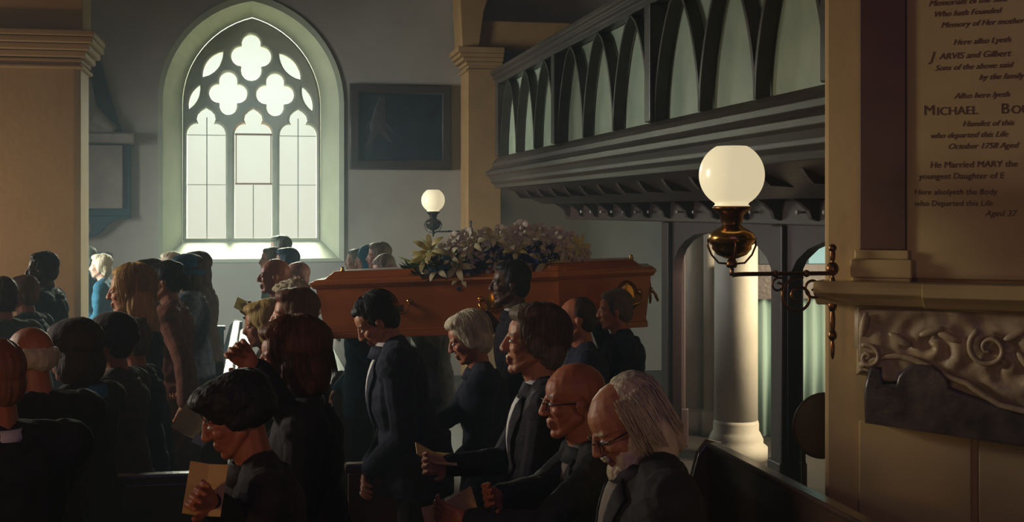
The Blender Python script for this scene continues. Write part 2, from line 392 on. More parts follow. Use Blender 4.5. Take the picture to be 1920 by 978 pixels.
# sloping soffit, its ribs, beam
SU, BZ0, BZ1 = 3.64, 2.09, 2.27
MB().prism([(GU+.05, 2.46), (GU+.05, 2.50), (SU+.1, 2.34), (SU+.1, 2.27), (SU-.3, 2.27)], V0, V1-.2).build('soffit', WOOD, gal)
MB().box(GU+.05, 4.5, V0, V1, 2.50, 2.60).build('gallery_floor', WOOD, gal)
v = V1-.35
while v > 5.7:
    mb = MB(); pr = [(GU+.10, 2.47), (GU+.16, 2.38)]
    for i in range(7):
        t = R(90)*i/6; pr.append((GU+.2+.55*math.sin(t), 2.34-.2*(1-math.cos(t))))
    pr += [(SU, 2.12), (SU, 2.34)]
    mb.prism(pr, v, v+.06).build('bracket', WOOD, gal); v -= .62
MB().box(SU, SU+.14, V0, V1-.1, BZ0, BZ1).build('beam', WOOD, gal, bevel=.01)
v = 14.0
while v > 6.1:
    M = Matrix.Translation((SU, v, 2.18)) @ Matrix.Rotation(R(-90), 4, 'Y')
    MB().lathe([(.008, 0), (.008, .03), (.016, .04), (.014, .055), (.004, .06)], n=8, M=M).build('peg', WHITEST, gal, True); v -= .42
# screen of posts and arches under the gallery
for i, (va, vb) in enumerate(((8.55, 11.08), (6.02, 8.55), (11.08, 13.7))):
    c = (va+vb)/2; hw = (vb-va)/2
    hole = [(c-hw+.12, .0), (c+hw-.12, .0), (c+hw-.12, 1.55)]
    for j in range(1, 11):
        t = math.pi*j/11; hole.append((c+(hw-.12)*math.copysign(abs(math.cos(t))**.8, math.cos(t)), 1.55+.40*math.sin(t)**.9))
    hole.append((c-hw+.12, 1.55))
    me = plate([(va+.02, .005), (c-hw+.12, .005)]+[(c-hw+.12, 1.55)]+[(x, z) for x, z in reversed(hole[3:-1])]+[(c+hw-.12, 1.55), (c+hw-.12, .005), (vb-.02, .005), (vb-.02, 2.02), (va+.02, 2.02)], [], .08)
    me.transform(Matrix.Rotation(R(90), 4, 'Z')); me.update()
    if i == 2: continue
    o = tag(church(link('arched_screen', me, POSTW)), ['plum brown round-cornered timber arch framing the white column under the gallery', 'plum brown timber arch beside the wall monument, bright window light through it'][i], 'screen')
    o.location = uv(SU+.06, 0)
for i, v in enumerate((11.08, 8.55)):
    t = MB(); t.box(SU-.02, SU+.15, v-.10, v+.10, 0, 2.02)
    t.box(SU-.04, SU+.17, v-.12, v+.12, 0, .35)
    tag(church(t.build('timber_post', POSTW, bevel=.015)), ['dark plum timber post just right of the coffin head end', 'broad dark timber post left of the yellow wall pier', 'timber post hidden behind the yellow wall pier'][i], 'post')
# white columns behind the screen
def column(px, d, r, label, base=True):
    p = P(px, HOR, d); mb = MB()
    pr = [(r*1.45, 0), (r*1.45, .10), (r*1.25, .13), (r*1.25, .17), (r*1.12, .22), (r*1.05, .24), (r*1.05, .30), (r, .33), (r, 2.0), (r*1.1, 2.03), (r*1.3, 2.1), (r*1.3, 2.2)] if base else [(r, 0), (r, 2.2)]
    t = thing('stone_column', label, 'column', (p.x, p.y, 0), 0)
    MB().lathe(pr[:8] if base else [(r*1.3, 0), (r*1.3, .2), (r, .24)], n=32).build('base', WHITEST, t, True, bevel=0)
    MB().lathe([(r, .33 if base else .2), (r, 2.5)], n=32).build('shaft', WHITEST, t, True)
column(1380, 11.0, .185, 'round whitewashed stone column with moulded base behind the hanging lamp')
column(1300, 12.3, .12, 'slim whitewashed column just right of the plum post', False)
column(1333, 12.1, .07, 'thinnest whitewashed shaft between the two other columns', False)
# pale hanging curtain and dark rail seen between post and pier
mb = MB(); pts = []
N = 60
for i in range(N+1):
    pts.append((4.3+1.3*i/N, .035*math.sin(i*1.1)))
mb.add([(x, y, z) for z in (.02, 1.31) for x, y in pts], [(i, i+1, N+2+i, N+1+i) for i in range(N)])
o = mb.build('curtain', mat('pale_teal_cloth', (.35, .50, .46), .8), None, True); q = o.modifiers.new('s', 'SOLIDIFY'); q.thickness = .004
tag(church(o, uv(0, 11.28)), 'pale green curtain hanging low in the aisle beside the wall pier', 'curtain')
mb = MB().box(4.25, 5.65, 11.2, 11.36, 1.30, 1.62); mb.box(4.25, 4.33, 11.24, 11.33, 0, 1.30); mb.box(5.57, 5.65, 11.24, 11.33, 0, 1.30)
tag(church(mb.build('curtain_rail', WOOD)), 'dark boxed rail above the pale green curtain', 'rail')

# ---------------------------------------------------------------- right pier with wall monument
PA = math.atan2(-.436, .9); PL = Vector((1.39, 5.70, 0)); PM = Vector((1.39, 5.70, .05))
def pr_(o):
    o.location = PL; o.rotation_euler = (0, 0, PA); return o
def ps(px):
    k = (px-960)/FPX; return (k*5.7-1.39)/(.9+.436*k)
def pz(py, s=.3): return CAMZ-(py-HOR)*(5.7-.436*s)/FPX
struct(pr_(MB().box(0, 2.4, 0, .95, 0, 6.0).build('trim_4', CREAM, bevel=.02)))
mon = thing('wall_monument', 'large cream marble wall monument with engraved inscription and carved scrollwork on the right pier', 'monument', PM, PA)
s0, s1 = ps(1705), 1.9
MB().box(s0-.02, s1, -.03, .0, 1.78, 4.0).build('inscription_slab', MARBLE, mon, bevel=.006)
a, b = ps(1615), ps(1702)
MB().box(a, b, -.045, .0, 1.90, 4.0).build('pilaster', PORPH, mon, bevel=.005)
mb = MB(); mb.box(a-.02, b+.015, -.06, 0, 1.86, 1.90); mb.box(a-.035, b+.03, -.075, 0, 1.78, 1.86); mb.box(a-.03, b+.025, -.07, 0, 1.765, 1.78)
mb.build('pilaster_base', MARBLE, mon, bevel=.012)
z = 1.765
prof = [(0, z), (-.17, z), (-.18, z-.02), (-.18, z-.05), (-.15, z-.07), (-.12, z-.10), (-.10, z-.105), (0, z-.105)]
mb = MB(); mb.prism(prof, ps(1541), s1, axis='x')
prof2 = [(-.0, z+.001), (-.21, z+.001), (-.22, z-.02), (-.22, z-.055), (-.18, z-.08), (-.15, z-.104), (0, z-.106)]
mb.prism(prof2, ps(1742), s1, axis='x')
mb.build('cornice_shelf', MARBLE, mon, bevel=.004)
# carved frieze: relief grid with scrolls
x0, x1 = ps(1606), 1.5; zt = 1.655
def zbot(x):  # wavy lower edge of the carved part
    t = (x-x0)
    zb = 1.345+.02*math.sin(t*30)
    zb = zb if t < .27 else 1.345-.12*min(1, max(0, (t-.33)/.22))
    if t > .6: zb -= .02*math.sin((t-.6)*5)
    return zb
nx_, nz_ = 150, 46; vs = []; fs = []
for i in range(nx_+1):
    x = x0+(x1-x0)*i/nx_; xe = x+.012*math.sin(i*.3)
    for j in range(nz_+1):
        t = j/nz_; zz = zt+(zbot(x)-zt)*t
        q = Vector((x*5, zz*5, 0)); d = noise.noise(q)*.018+.012*abs(noise.noise(q*2.3))
        r1 = math.hypot(x-x0-.33, (zz-1.50)*1.0); d += .016*math.sin(r1*75+math.atan2(zz-1.5, x-x0-.33)*1)*math.exp(-r1*9)
        r2 = math.hypot(x-x0-.12, zz-1.36); d += .03*math.exp(-(r2/.05)**2)
        r3 = math.hypot(x-x0-.62, zz-1.42); d += .014*math.sin(r3*60-math.atan2(zz-1.42, x-x0-.62))*math.exp(-r3*7)
        edge = min(1, i/3, j/2, (nz_-j)/2)
        vs.append((x, -.05*edge-.03*edge-d*edge, zz))
for i in range(nx_):
    for j in range(nz_):
        q = i*(nz_+1)+j; fs.append((q, q+nz_+1, q+nz_+2, q+1))
b0 = len(vs)
MBf = MB().add(vs, fs); MBf.box(x0, x1, -.045, 0, 1.47, 1.655); fr = MBf.build('carved_frieze', VEIN, mon, True)
mb = MB()
def spiral(cx, cz, r0, turns, sgn=1, a0=0, y=-.105, rad=.011, n=36):
    return [(cx+sgn*r0*(1-.85*i/n)*math.cos(a0+turns*2*math.pi*i/n), y, cz+r0*(1-.85*i/n)*math.sin(a0+turns*2*math.pi*i/n)) for i in range(n+1)]
mb.tube(spiral(x0+.56, 1.50, .085, 1.4, 1, R(120)), [.014*(1-.5*i/36) for i in range(37)])
mb.tube([(x0+.03+.055*i, -.095, 1.40+.05*math.sin(i*.55)+.0*i) for i in range(9)]+[(x0+.5, -.1, 1.33), (x0+.6, -.1, 1.27), (x0+.75, -.1, 1.24), (x0+.95, -.1, 1.225)], .014)
mb.tube(spiral(x0+.07, 1.44, .055, 1.2, -1, R(60)), .010)
for (lx, lz, la) in ((x0+.33, 1.56, 20), (x0+.40, 1.54, -20), (x0+.66, 1.56, 30), (x0+.70, 1.45, -50), (x0+.2, 1.52, 150), (x0+.82, 1.5, 10), (x0+.05, 1.58, 80)):
    M = Matrix.Translation((lx, -.095, lz)) @ Matrix.Rotation(R(-la), 4, 'Y'); mb.ell((0, 0, 0), (.055, .014, .018), M)
mb.build('carved_scroll', VEIN, mon, True)
# dark marble corbel block beneath, arched bump at left
d0 = ps(1630); pts = [(d0, 1.155), (1.5, 1.05), (1.5, 1.30), (d0+.62, 1.235)]
for i in range(9):
    t = math.pi*i/8; pts.append((d0+.24+.11*math.cos(t), 1.33+.095*math.sin(t)))
pts += [(d0+.08, 1.33), (d0+.07, 1.40), (d0+.02, 1.40), (d0-.005, 1.30)]
me = plate(pts, [], .12, .012); o = link('dark_corbel', me, DKMARBLE, mon); o.location = (0, -.055, 0)
mb = MB(); mb.box(ps(1612), ps(1822), -.02, 0, .05, 1.15); mb.box(ps(1836), 1.9, -.02, 0, .05, 1.15)
mb.build('lower_panel', mat('yellow_marble', (.55, .41, .19), .45, col2=(.62, .47, .23), scale=2), mon, bevel=.005)
def textmesh(body, size, shear=0, spacing=1.0):
    cu = bpy.data.curves.new('tmp', 'FONT'); cu.body = body; cu.size = size; cu.shear = shear; cu.extrude = .0005; cu.space_character = spacing; cu.resolution_u = 3;
    o = bpy.data.objects.new('tmp', cu); COL.objects.link(o); me = evalmesh(o); drop(o); me.transform(Matrix.Rotation(R(90), 4, 'X')); return me
lines = [(1742, 14, 'Memorials of the said', .036, .35), (1751, 34, 'Who hath Founded', .034, .35), (1765, 54, 'Memory of Her mother', .034, .35),
         (1788, 86, 'Here allso Lyeth', .034, .35), (1745, 116, 'J', .058, .3), (1762, 113, 'ARVIS and Gilbert', .038, .25), (1754, 134, 'Sons of the above said', .034, .35), (1836, 151, 'by the family', .034, .35),
         (1790, 186, 'Allso here lyeth', .034, .35), (1733, 217, 'M', .062, 0), (1757, 217, 'ICHAEL', .050, 0), (1877, 214, 'B', .062, 0), (1896, 214, 'OURN', .050, 0), (1805, 238, 'Hamilet of this', .034, .35),
         (1745, 260, 'who departed this Life', .034, .35), (1778, 280, 'October 1758 Aged', .034, .35), (1745, 315, 'He Married MARY the', .038, .1),
         (1724, 336, 'youngest Daughter of E', .036, .1), (1716, 365, 'Here alsolyeth the Body', .034, .1), (1716, 386, 'who Departed this Life', .034, .1), (1848, 405, 'Aged 37', .036, .3)]
mes = []
bm = bmesh.new()
for px, py, t, sz, sh in lines:
    s = ps(px); me = textmesh(t, sz, sh); me.transform(Matrix.Translation((s, -.0312, pz(py, s)-.05))); bm.from_mesh(me); bpy.data.meshes.remove(me)
me = bpy.data.meshes.new('inscription'); bm.to_mesh(me); bm.free(); link('inscription', me, INK, mon)

# ---------------------------------------------------------------- globe lamps
GLOBE = bpy.data.materials.new('opal_glass'); GLOBE.use_nodes = True; bs = GLOBE.node_tree.nodes['Principled BSDF']
bs.inputs['Base Color'].default_value = (.8, .74, .55, 1); bs.inputs['Roughness'].default_value = .25
bs.inputs['Emission Color'].default_value = (1, .86, .54, 1); bs.inputs['Emission Strength'].default_value = .62
def lamp(name, gp, wallp, rot, label, r=.14, brass=BRASS, arm=DBRASS, light=0):
    """gp: globe centre, wallp: point on the wall; everything else hangs between"""
    t = thing(name, label, 'wall lamp', gp, 0); L = Vector(wallp)-Vector(gp)
    pr = [(r*.55*math.sin(math.pi*i/8*0), 0) for i in range(0)]
    pts = [(r*math.sin(a), r*math.cos(a)) for a in [R(x) for x in range(28, 150, 6)]]
    pts = pts+[(r*.50, -r*.90), (r*.56, -r*.95), (r*.56, -r*1.0), (r*.45, -r*1.02)]
    pts += [(p[0]-.004, p[1]) for p in reversed(pts[:-3])]
    MB().lathe(pts, n=40).build('globe_shade', GLOBE, t, True)
    z = -r*.98
    MB().lathe([(r*.58, z+.004), (r*.60, z-.005), (r*.5, z-.02), (r*.36, z-.035), (r*.34, z-.06), (r*.28, z-.075), (r*.30, z-.085)], n=28).build('burner_collar', arm, t, True)
    z2 = z-.085
    MB().lathe([(r*.28, z2+.01), (r*.34, z2), (r*.5, z2-.012), (r*.68, z2-.03), (r*.72, z2-.055), (r*.66, z2-.075), (r*.60, z2-.08), (r*.60, z2-.095), (r*.45, z2-.12), (r*.2, z2-.135), (.01, z2-.137)], n=36).build('oil_font', brass, t, True)
    mb = MB(); cz = z2-.16
    for sx in (-1, 1):
        mb.tube([(sx*r*.72, 0, z2-.05), (sx*r*.74, 0, z2-.08), (sx*r*.62, 0, z2-.12), (sx*r*.40, 0, cz+.005), (0, 0, cz)], .0045)
        mb.tube([(0, sx*r*.72, z2-.05), (0, sx*r*.74, z2-.08), (0, sx*r*.62, z2-.12), (0, sx*r*.40, cz+.005), (0, 0, cz)], .0045)
    mb.lathe([(.02, cz-.015), (.026, cz), (.02, cz+.015), (.012, cz+.025)], n=16)
    ring = [(r*.73*math.cos(a), r*.73*math.sin(a), z2-.052) for a in [2*math.pi*i/32 for i in range(33)]]
    mb.tube(ring, .004); mb.build('cradle', arm, t, True)
    dx = Vector((L.x, L.y, 0)); D = dx.length; dx.normalize(); az = L.z
    mb = MB(); pts = [Vector((0, 0, cz-.01)), Vector((0, 0, cz-.05))]
    for i in range(1, 7):
        a = R(90)*i/6; pts.append(dx*(.07*(1-math.cos(a)))+Vector((0, 0, cz-.05-(cz-.05-az)*math.sin(a)*1.0)))
    e = pts[-1]
    for i in range(1, 6): pts.append(e+(dx*D-Vector((e.x, e.y, 0)))*(i/5)+Vector((0, 0, .0)))
    mb.tube(pts, .0095, n=10)
    for f in (.42, .72):
        M = Matrix.Translation(dx*D*f+Vector((0, 0, az))); mb.ell((0, 0, 0), (.016, .016, .016), M)
    mb.build('arm', arm, t, True)
    mb = MB(); side = Vector((0, 0, 1)); n = 40
    def sp(c, r0, turns, a0, sg=1):
        return [dx*(c[0]+sg*r0*(1-.8*i/n)*math.cos(a0+turns*6.283*i/n))+Vector((0, 0, az+c[1]+r0*(1-.8*i/n)*math.sin(a0+turns*6.283*i/n))) for i in range(n+1)]
    mb.tube(sp((D-.17, -.10), .085, 1.6, R(75)), .007); mb.tube(sp((D-.10, -.06), .05, 1.3, R(200), -1), .006); mb.tube(sp((D-.26, -.05), .035, 1.2, R(60)), .005)
    mb.build('scrollwork', arm, t, True)
    mb = MB(); c = dx*(D-.012)
    for zz, rx, rz_ in ((az+.02, .028, .03), (az-.06, .016, .05), (az+.08, .013, .035), (az-.14, .02, .03), (az-.21, .013, .06), (az-.27, .020, .025), (az-.33, .010, .045), (az+.11, .018, .018)):
        mb.ell(c+Vector((0, 0, zz)), (rx, rx*.8, rz_))
    mb.cap(c+Vector((0, 0, az+.1)), c+Vector((0, 0, az-.34)), .008, .006)
    mb.build('wall_plate', arm, t, True)
    return t
gp = P(1372, 328, 5.5); wp = P(1566, 512, 5.58)
lamp('globe_lamp', gp, wp, 0, 'large lit white globe oil lamp with brass font on a bracket from the yellow pier')
gp2 = P(812, 375, 15.2); wp2 = P(884, 433, 15.62)
lamp('globe_lamp', gp2, wp2, 0, 'small lit white globe lamp on the far column beside the framed painting', brass=BRONZE, arm=BRONZE)

# ---------------------------------------------------------------- painting on the back wall
def bu(px): return lp(px, WV)
pu0, pu1, pz0, pz1 = bu(655), bu(845), CAMZ-(318-HOR)*16.3/FPX, CAMZ-(158-HOR)*16.3/FPX
pt = thing('framed_painting', 'dark framed painting of a pale rearing beast, hung right of the big window', 'painting', uv((pu0+pu1)/2, WV, pz0), RZ)
hw = (pu1-pu0)/2; hh = pz1-pz0
me = plate([(-hw, 0), (hw, 0), (hw, hh), (-hw, hh)], [[(-hw+.12, .12), (hw-.12, .12), (hw-.12, hh-.12), (-hw+.12, hh-.12)]], .08, .02)
o = link('frame', me, mat('plum_frame_wood', (.035, .024, .022), .45, col2=(.05, .034, .03)), pt); o.location = (0, -.045, 0)
pm = bpy.data.materials.new('painted_canvas'); pm.use_nodes = True; nt = pm.node_tree; bs = nt.nodes['Principled BSDF']; bs.inputs['Roughness'].default_value = .5
tc = nt.nodes.new('ShaderNodeTexCoord'); n1 = nt.nodes.new('ShaderNodeTexNoise'); n1.inputs['Scale'].default_value = 4.5; n1.inputs['Detail'].default_value = 8
r1 = nt.nodes.new('ShaderNodeValToRGB'); e = r1.color_ramp.elements; e[0].position = .4; e[0].color = (.006, .008, .016, 1); e[1].position = .62; e[1].color = (.012, .020, .032, 1); k = e.new(.72); k.color = (.03, .024, .024, 1)
nt.links.new(tc.outputs['Object'], n1.inputs['Vector']); nt.links.new(n1.outputs[0], r1.inputs[0]); nt.links.new(r1.outputs[0], bs.inputs['Base Color'])
MB().box(-hw+.11, hw-.11, -.03, -.01, .11, hh-.11).build('canvas', pm, pt)
beast = mat('painted_beast', (.028, .024, .028), .5, col2=(.05, .038, .038), scale=12)
mb = MB()
for c, d, ra, rb in (((-.30, .66), (-.34, .42), .075, .10), ((-.34, .42), (-.44, .22), .07, .035), ((-.3, .5), (-.16, .38), .045, .02), ((-.31, .66), (-.28, .78), .06, .05), ((-.44, .22), (-.50, .18), .03, .02), ((-.3, .4), (-.18, .25), .05, .02), ((-.42, .5), (-.50, .42), .02, .012)):
    M = Matrix.Scale(.06, 4, (0, 1, 0)); mb.cap((c[0]-.0, 0, c[1]+.1), (d[0], 0, d[1]+.1), ra, rb, M=Matrix.Translation((.05, -.031, .02)) @ M)
mb.build('painted_figure', beast, pt, True)

# monument on the back wall at the left, small teal frame below it
def bz(py, d=15.6): return CAMZ-(py-HOR)*d/FPX
mu = bu(150)
BRMARBLE = mat('brownish_marble', (.20, .17, .14), .6, col2=(.27, .23, .19), scale=4)  # white marble parts toned down to a brownish grey
lm = thing('obelisk_monument', 'white and black marble wall monument with slanted obelisk and sculpture behind the left pier', 'monument', uv(0, WV), RZ)
ul = bu(60); ur = bu(246)
pts = [(bu(20), bz(255)), (bu(231), bz(252)), (bu(165), bz(40)), (bu(85), bz(40))]
o = link('obelisk', plate(pts, [], .06, .01), BLKMARBLE, lm); o.location = (0, -.035, 0)
MB().prism([(0, bz(272)), (-.22, bz(268)), (-.24, bz(262)), (-.24, bz(252)), (-.18, bz(248)), (0, bz(247))], bu(20), bu(253), axis='x').build('cornice', BRMARBLE, lm, bevel=.01)
o = link('side_slab', plate([(bu(20), bz(405)), (bu(246), bz(405)), (bu(246), bz(270)), (bu(20), bz(270))], [], .08, .01), mat('blue_black_marble', (.006, .045, .065), .4), lm); o.location = (0, -.045, 0)
o = link('tablet', plate([(bu(40), bz(391)), (bu(232), bz(391)), (bu(232), bz(272)), (bu(40), bz(272))], [], .08, .01), BRMARBLE, lm); o.location = (0, -.10, 0)
pts = [(bu(60), bz(404)), (bu(246), bz(404)), (bu(246), bz(409))]+[(bu(x), bz(y)) for x, y in ((228, 410), (214, 414), (203, 422), (194, 432), (183, 441), (170, 445), (120, 447), (60, 440))]
o = link('apron', plate(pts, [], .10, .01), mat('blue_black_marble', (.006, .045, .065)), lm); o.location = (0, -.06, 0)
mb = MB()   # draped mourning figure with arm, seated on the cornice
for a, b, ra, rb in (((bu(150), bz(160)), (bu(158), bz(215)), .17, .17), ((bu(158), bz(205)), (bu(212), bz(240)), .13, .07), ((bu(150), bz(230)), (bu(200), bz(246)), .12, .06), ((bu(140), bz(140)), (bu(160), bz(180)), .10, .12)):
    mb.cap((a[0], -.14, a[1]), (b[0], -.14, b[1]), ra, rb)
mb.ell((bu(128), -.16, bz(128)), (.12, .12, .15))
me = fused(mb, .02, 3, lambda c: .012*noise.noise(Vector((c.x*9, c.y*9, c.z*3))))
link('sculpture', me, BRMARBLE, lm)
me = fused(MB().cap((bu(166), -.09, bz(422)), (bu(168), -.09, bz(432)), .055, .05), .012, 2); link('shield', me, BRMARBLE, lm)
fu0, fu1 = bu(172), bu(203)
t = thing('picture_frame', 'small teal notice frame low on the back wall behind the left crowd', 'frame', uv(fu0, WV, bz(510)), RZ)
w_ = fu1-fu0; h_ = bz(473)-bz(510)
o = link('frame', plate([(0, 0), (w_, 0), (w_, h_), (0, h_)], [[(.04, .04), (w_-.04, .04), (w_-.04, h_-.04), (.04, h_-.04)]], .04), mat('teal_paint', (.01, .09, .11), .5), t); o.location = (0, -.025, 0)
MB().box(.035, w_-.035, -.02, -.01, .035, h_-.035).build('notice', mat('brown_notice', (.2, .15, .1), .7, col2=(.12, .09, .07)), t)

# ---------------------------------------------------------------- pews (long rows parallel to the nave, facing left)
def pew(u, v0, v1, label, top=.95, ledge=True, mat_=PEWW):
    t = thing('pew', label, 'pew', uv(u, (v0+v1)/2, 0), RZ, 'long dark wooden pews'); h = (v1-v0)/2
    MB().box(-.02, .02, -h, h, .08, top).build('back_panel', mat_, t, bevel=.006)
    MB().box(-.035, .035, -h-.01, h+.01, top, top+.03).build('top_rail', mat_, t, bevel=.01)
    MB().box(-.27, -.02, -h, h, .42, .455).build('seat', mat_, t, bevel=.008)
    if ledge:
        M = Matrix.Translation((0, 0, top-.06)) @ Matrix.Rotation(R(8), 4, 'Y')
        MB().box(.035, .18, -h, h, -.012, .012, M).build('book_ledge', mat_, t, bevel=.005)
    for s in (-1, 1):
        pr = [(-.28, 0), (.06, 0), (.06, top+.02), (-.02, top+.04), (-.07, top-.02), (-.12, top-.20), (-.2, top-.32), (-.28, top-.36)]
        mb = MB(); mb.prism(pr, s*h-.025, s*h+.025); mb.build('bench_end', mat_, t, bevel=.008)
    return t
pew(.60, 9.15, 13.6, 'long pew with pale glinting ledge running back under the left end of the coffin')
pew(-.20, 6.6, 13.6, 'long pew with bright book ledge behind the golden-haired woman')
pew(-1.10, 6.6, 13.6, 'long pew where the grey-coated woman and the blonde woman stand')
pew(-1.95, 6.6, 11.5, 'leftmost long pew running back beside the left pier')
pew(2.17, 2.6, 5.92, 'dark pew whose top slants down beside the old bearded man, bottom right', ledge=False, top=.97)
pew(1.52, 2.6, 6.2, 'dark pew behind the backs of the right-hand mourners', ledge=False, top=.85)
def screen(u0, u1, v, top, m, label):
    t = thing('pew_screen', label, 'pew partition', uv((u0+u1)/2, v, 0), RZ); h = (u1-u0)/2
    MB().box(-h, h, -.02, .02, 0, top-.04).build('panel', m, t)
    MB().box(-h-.015, h+.015, -.035, .035, top-.04, top).build('cap_rail', m, t, bevel=.01)
    mb = MB(); mb.box(-h, -h+.07, -.03, 0, .1, top-.04); mb.box(h-.07, h, -.03, 0, .1, top-.04); mb.box(-h+.07, h-.07, -.03, 0, top-.14, top-.04); mb.build('panel_moulding', m, t, bevel=.006)
screen(-.52, -.30, 12.4, 1.035, PEWB, 'teal box-pew partition far back below the window')
screen(-.66, -.30, 10.05, 1.02, mat('pew_blue_grey', (.022, .045, .075), .4, col2=(.03, .055, .09)), 'dusky blue pew partition beside the grey-coated woman')
screen(-.62, -.12, 5.66, 1.0, PEWW, 'dark pew partition with thin lit top edge, bottom left of centre')
screen(.40, .72, 5.72, 1.0, mat('pew_red_oak', (.07, .03, .03), .35, col2=(.1, .045, .04)), 'reddish brown pew partition below the bowing young man')

# ---------------------------------------------------------------- coffin
CO = P(912, 520, 7.85); CO.z = 0
zl = P(620, 632, 7.85).z; zr = P(1210, 606, 7.85).z
slope = math.asin((zr-zl)/1.93)
cof = bpy.data.objects.new('coffin', None); COL.objects.link(cof)
cof['label'] = 'polished orange-brown wooden coffin carried shoulder high across the aisle'; cof['category'] = 'coffin'
cof.location = (CO.x, 7.85, (zl+zr)/2); cof.rotation_euler = (0, -slope, R(-3))
def hexo(e=0, l=.99):   # foot at -x, head at +x, shoulders at x=.42
    return [(-l-e, -.16-e*.7), (.46, -.30-e), (l+e, -.19-e*.7), (l+e, .19+e*.7), (.46, .30+e), (-l-e, .16+e*.7)]
def hexpr(mb, e0, e1, z0, z1, l0=.99, l1=.99):
    a = hexo(e0, l0); b = hexo(e1, l1)
    vs = [(x, y, z0) for x, y in a]+[(x, y, z1) for x, y in b]
    return mb.add(vs, [(i, (i+1) % 6, 6+(i+1) % 6, 6+i) for i in range(6)]+[tuple(reversed(range(6))), tuple(range(6, 12))])
hexpr(MB(), 0, .025, .03, .32, .965, .985).build('body', COFF, cof, bevel=.004)
mb = MB(); hexpr(mb, .012, .012, 0, .035, .965, .965); hexpr(mb, .006, .006, .035, .05, .965, .965); mb.build('plinth_moulding', COFF, cof, bevel=.005)
mb = MB(); hexpr(mb, .032, .045, .305, .325); hexpr(mb, .050, .050, .325, .345); hexpr(mb, .04, .02, .345, .36); mb.build('lid_moulding', COFF, cof, bevel=.004)
mb = MB(); hexpr(mb, -.01, -.05, .36, .405, .97, .95); mb.build('lid', COFF, cof, bevel=.006)
for (x, y, nx, ny) in ((-.51, -.206, -.1, -1), (.07, -.268, -.1, -1), (.86, -.24, .2, -1), (-.62, .185, -.1, 1), (.1, .26, -.1, 1), (.74, .27, .2, 1), (1.005, 0, 1, 0), (-.985, 0, -1, 0)):
    a = math.atan2(ny, nx)+R(90); M = Matrix.Translation((x+.0*nx, y-.0, .20)) @ Matrix.Rotation(a, 4, 'Z')
    t = MB(); s = 1.0
    t.lathe([(.001, -.004), (.055, -.004), (.055, .006), (.04, .012), (.001, .012)], n=24, sy=1, M=M @ Matrix.Rotation(R(90), 4, 'X') @ Matrix.Scale(1.4, 4, (0, 1, 0)))
    t.tube([(-.075, -.01, .01), (-.078, -.035, -.02), (-.06, -.045, -.05), (0, -.048, -.06), (.06, -.045, -.05), (.078, -.035, -.02), (.075, -.01, .01)], .008, M=M)
    t.ell((-.075, -.008, .012), (.018, .012, .018), M); t.ell((.075, -.008, .012), (.018, .012, .018), M)
    t.build('handle', BRASS, cof, True)
# name plate flange on the head end and ornate back plate on the near head-side panel
M = Matrix.Translation((.86, -.235, .19)) @ Matrix.Rotation(R(14), 4, 'Z')
t = MB(); t.lathe([(.001, -.002), (.066, -.002), (.070, .004), (.055, .01), (.001, .012)], n=28, M=M @ Matrix.Rotation(R(90), 4, 'X') @ Matrix.Scale(1.35, 4, (0, 1, 0)))
t.build('oval_plate', BRASS, cof, True)
for x in (-.85, -.3, .25, .9):
    y = -.15 if x != .25 else -.25
    MB().lathe([(.014, .40), (.014, .41), (.008, .418), (.012, .425), (.002, .432)], c=(x, y*.8, 0), n=12).build('lid_screw', BRASS, cof, True)

# ---------------------------------------------------------------- flower spray
FL = thing('flower_spray', 'spray of cream and yellow lilies, white roses and blue irises on the coffin lid', 'flowers', tuple(P(935, 512, 7.8)), 0)
def fp(px, py, d=7.8): return P(px, py, d)-Vector(FL.location)
LILY = mat('cream_lily_petal', (.62, .55, .30), .5, col2=(.70, .66, .45), scale=18, sss=.2); LILYY = mat('yellow_lily_petal', (.62, .55, .16), .5, col2=(.66, .62, .34), scale=18, sss=.2)
ROSEM = mat('white_rose_petal', (.62, .55, .48), .55, col2=(.70, .64, .58), scale=20, sss=.2); IRIS = mat('blue_iris_petal', (.010, .018, .12), .55, col2=(.02, .03, .17), scale=20); IRIST = mat('teal_iris_petal', (.01, .08, .16), .55)
LEAFM = mat('spray_leaf', (.028, .060, .028), .5, col2=(.06, .10, .05), scale=12); LEAFL = mat('pale_leaf', (.16, .24, .07), .5, col2=(.25, .32, .10), scale=12)
def petal(mb, M, L, W, curl, n=7, th=.0015):
    vs = []; fs = []
    for i in range(n+1):
        t = i/n; wd = W*math.sin(math.pi*min(1, t*.93+.05))**.8; z = L*t*math.cos(curl*t); x = .012+L*t*math.sin(.35+curl*t)
        for s in (-1, 0, 1): vs.append(M @ Vector((x-(.25*wd if s == 0 else 0), s*wd, z)))
    for i in range(n):
        for s in (0, 1): q = i*3+s; fs.append((q, q+3, q+4, q+1))
    mb.add(vs, fs)
def lilymesh():
    mb = MB()
    for k in range(6): petal(mb, Matrix.Rotation(R(60*k), 4, 'Z') @ Matrix.Rotation(R(12 if k % 2 else 0), 4, 'Y'), .10, .020, 1.1)
    for k in range(6):
        M = Matrix.Rotation(R(60*k+30), 4, 'Z'); mb.tube([(0, 0, 0), (.01, 0, .04), (.02, 0, .07)], .0015, 5, M); mb.ell((.02, 0, .072), (.003, .003, .007), M, 6, 4)
    me = mb.mesh('lily', False); me.polygons.foreach_set('use_smooth', [True]*len(me.polygons)); return me
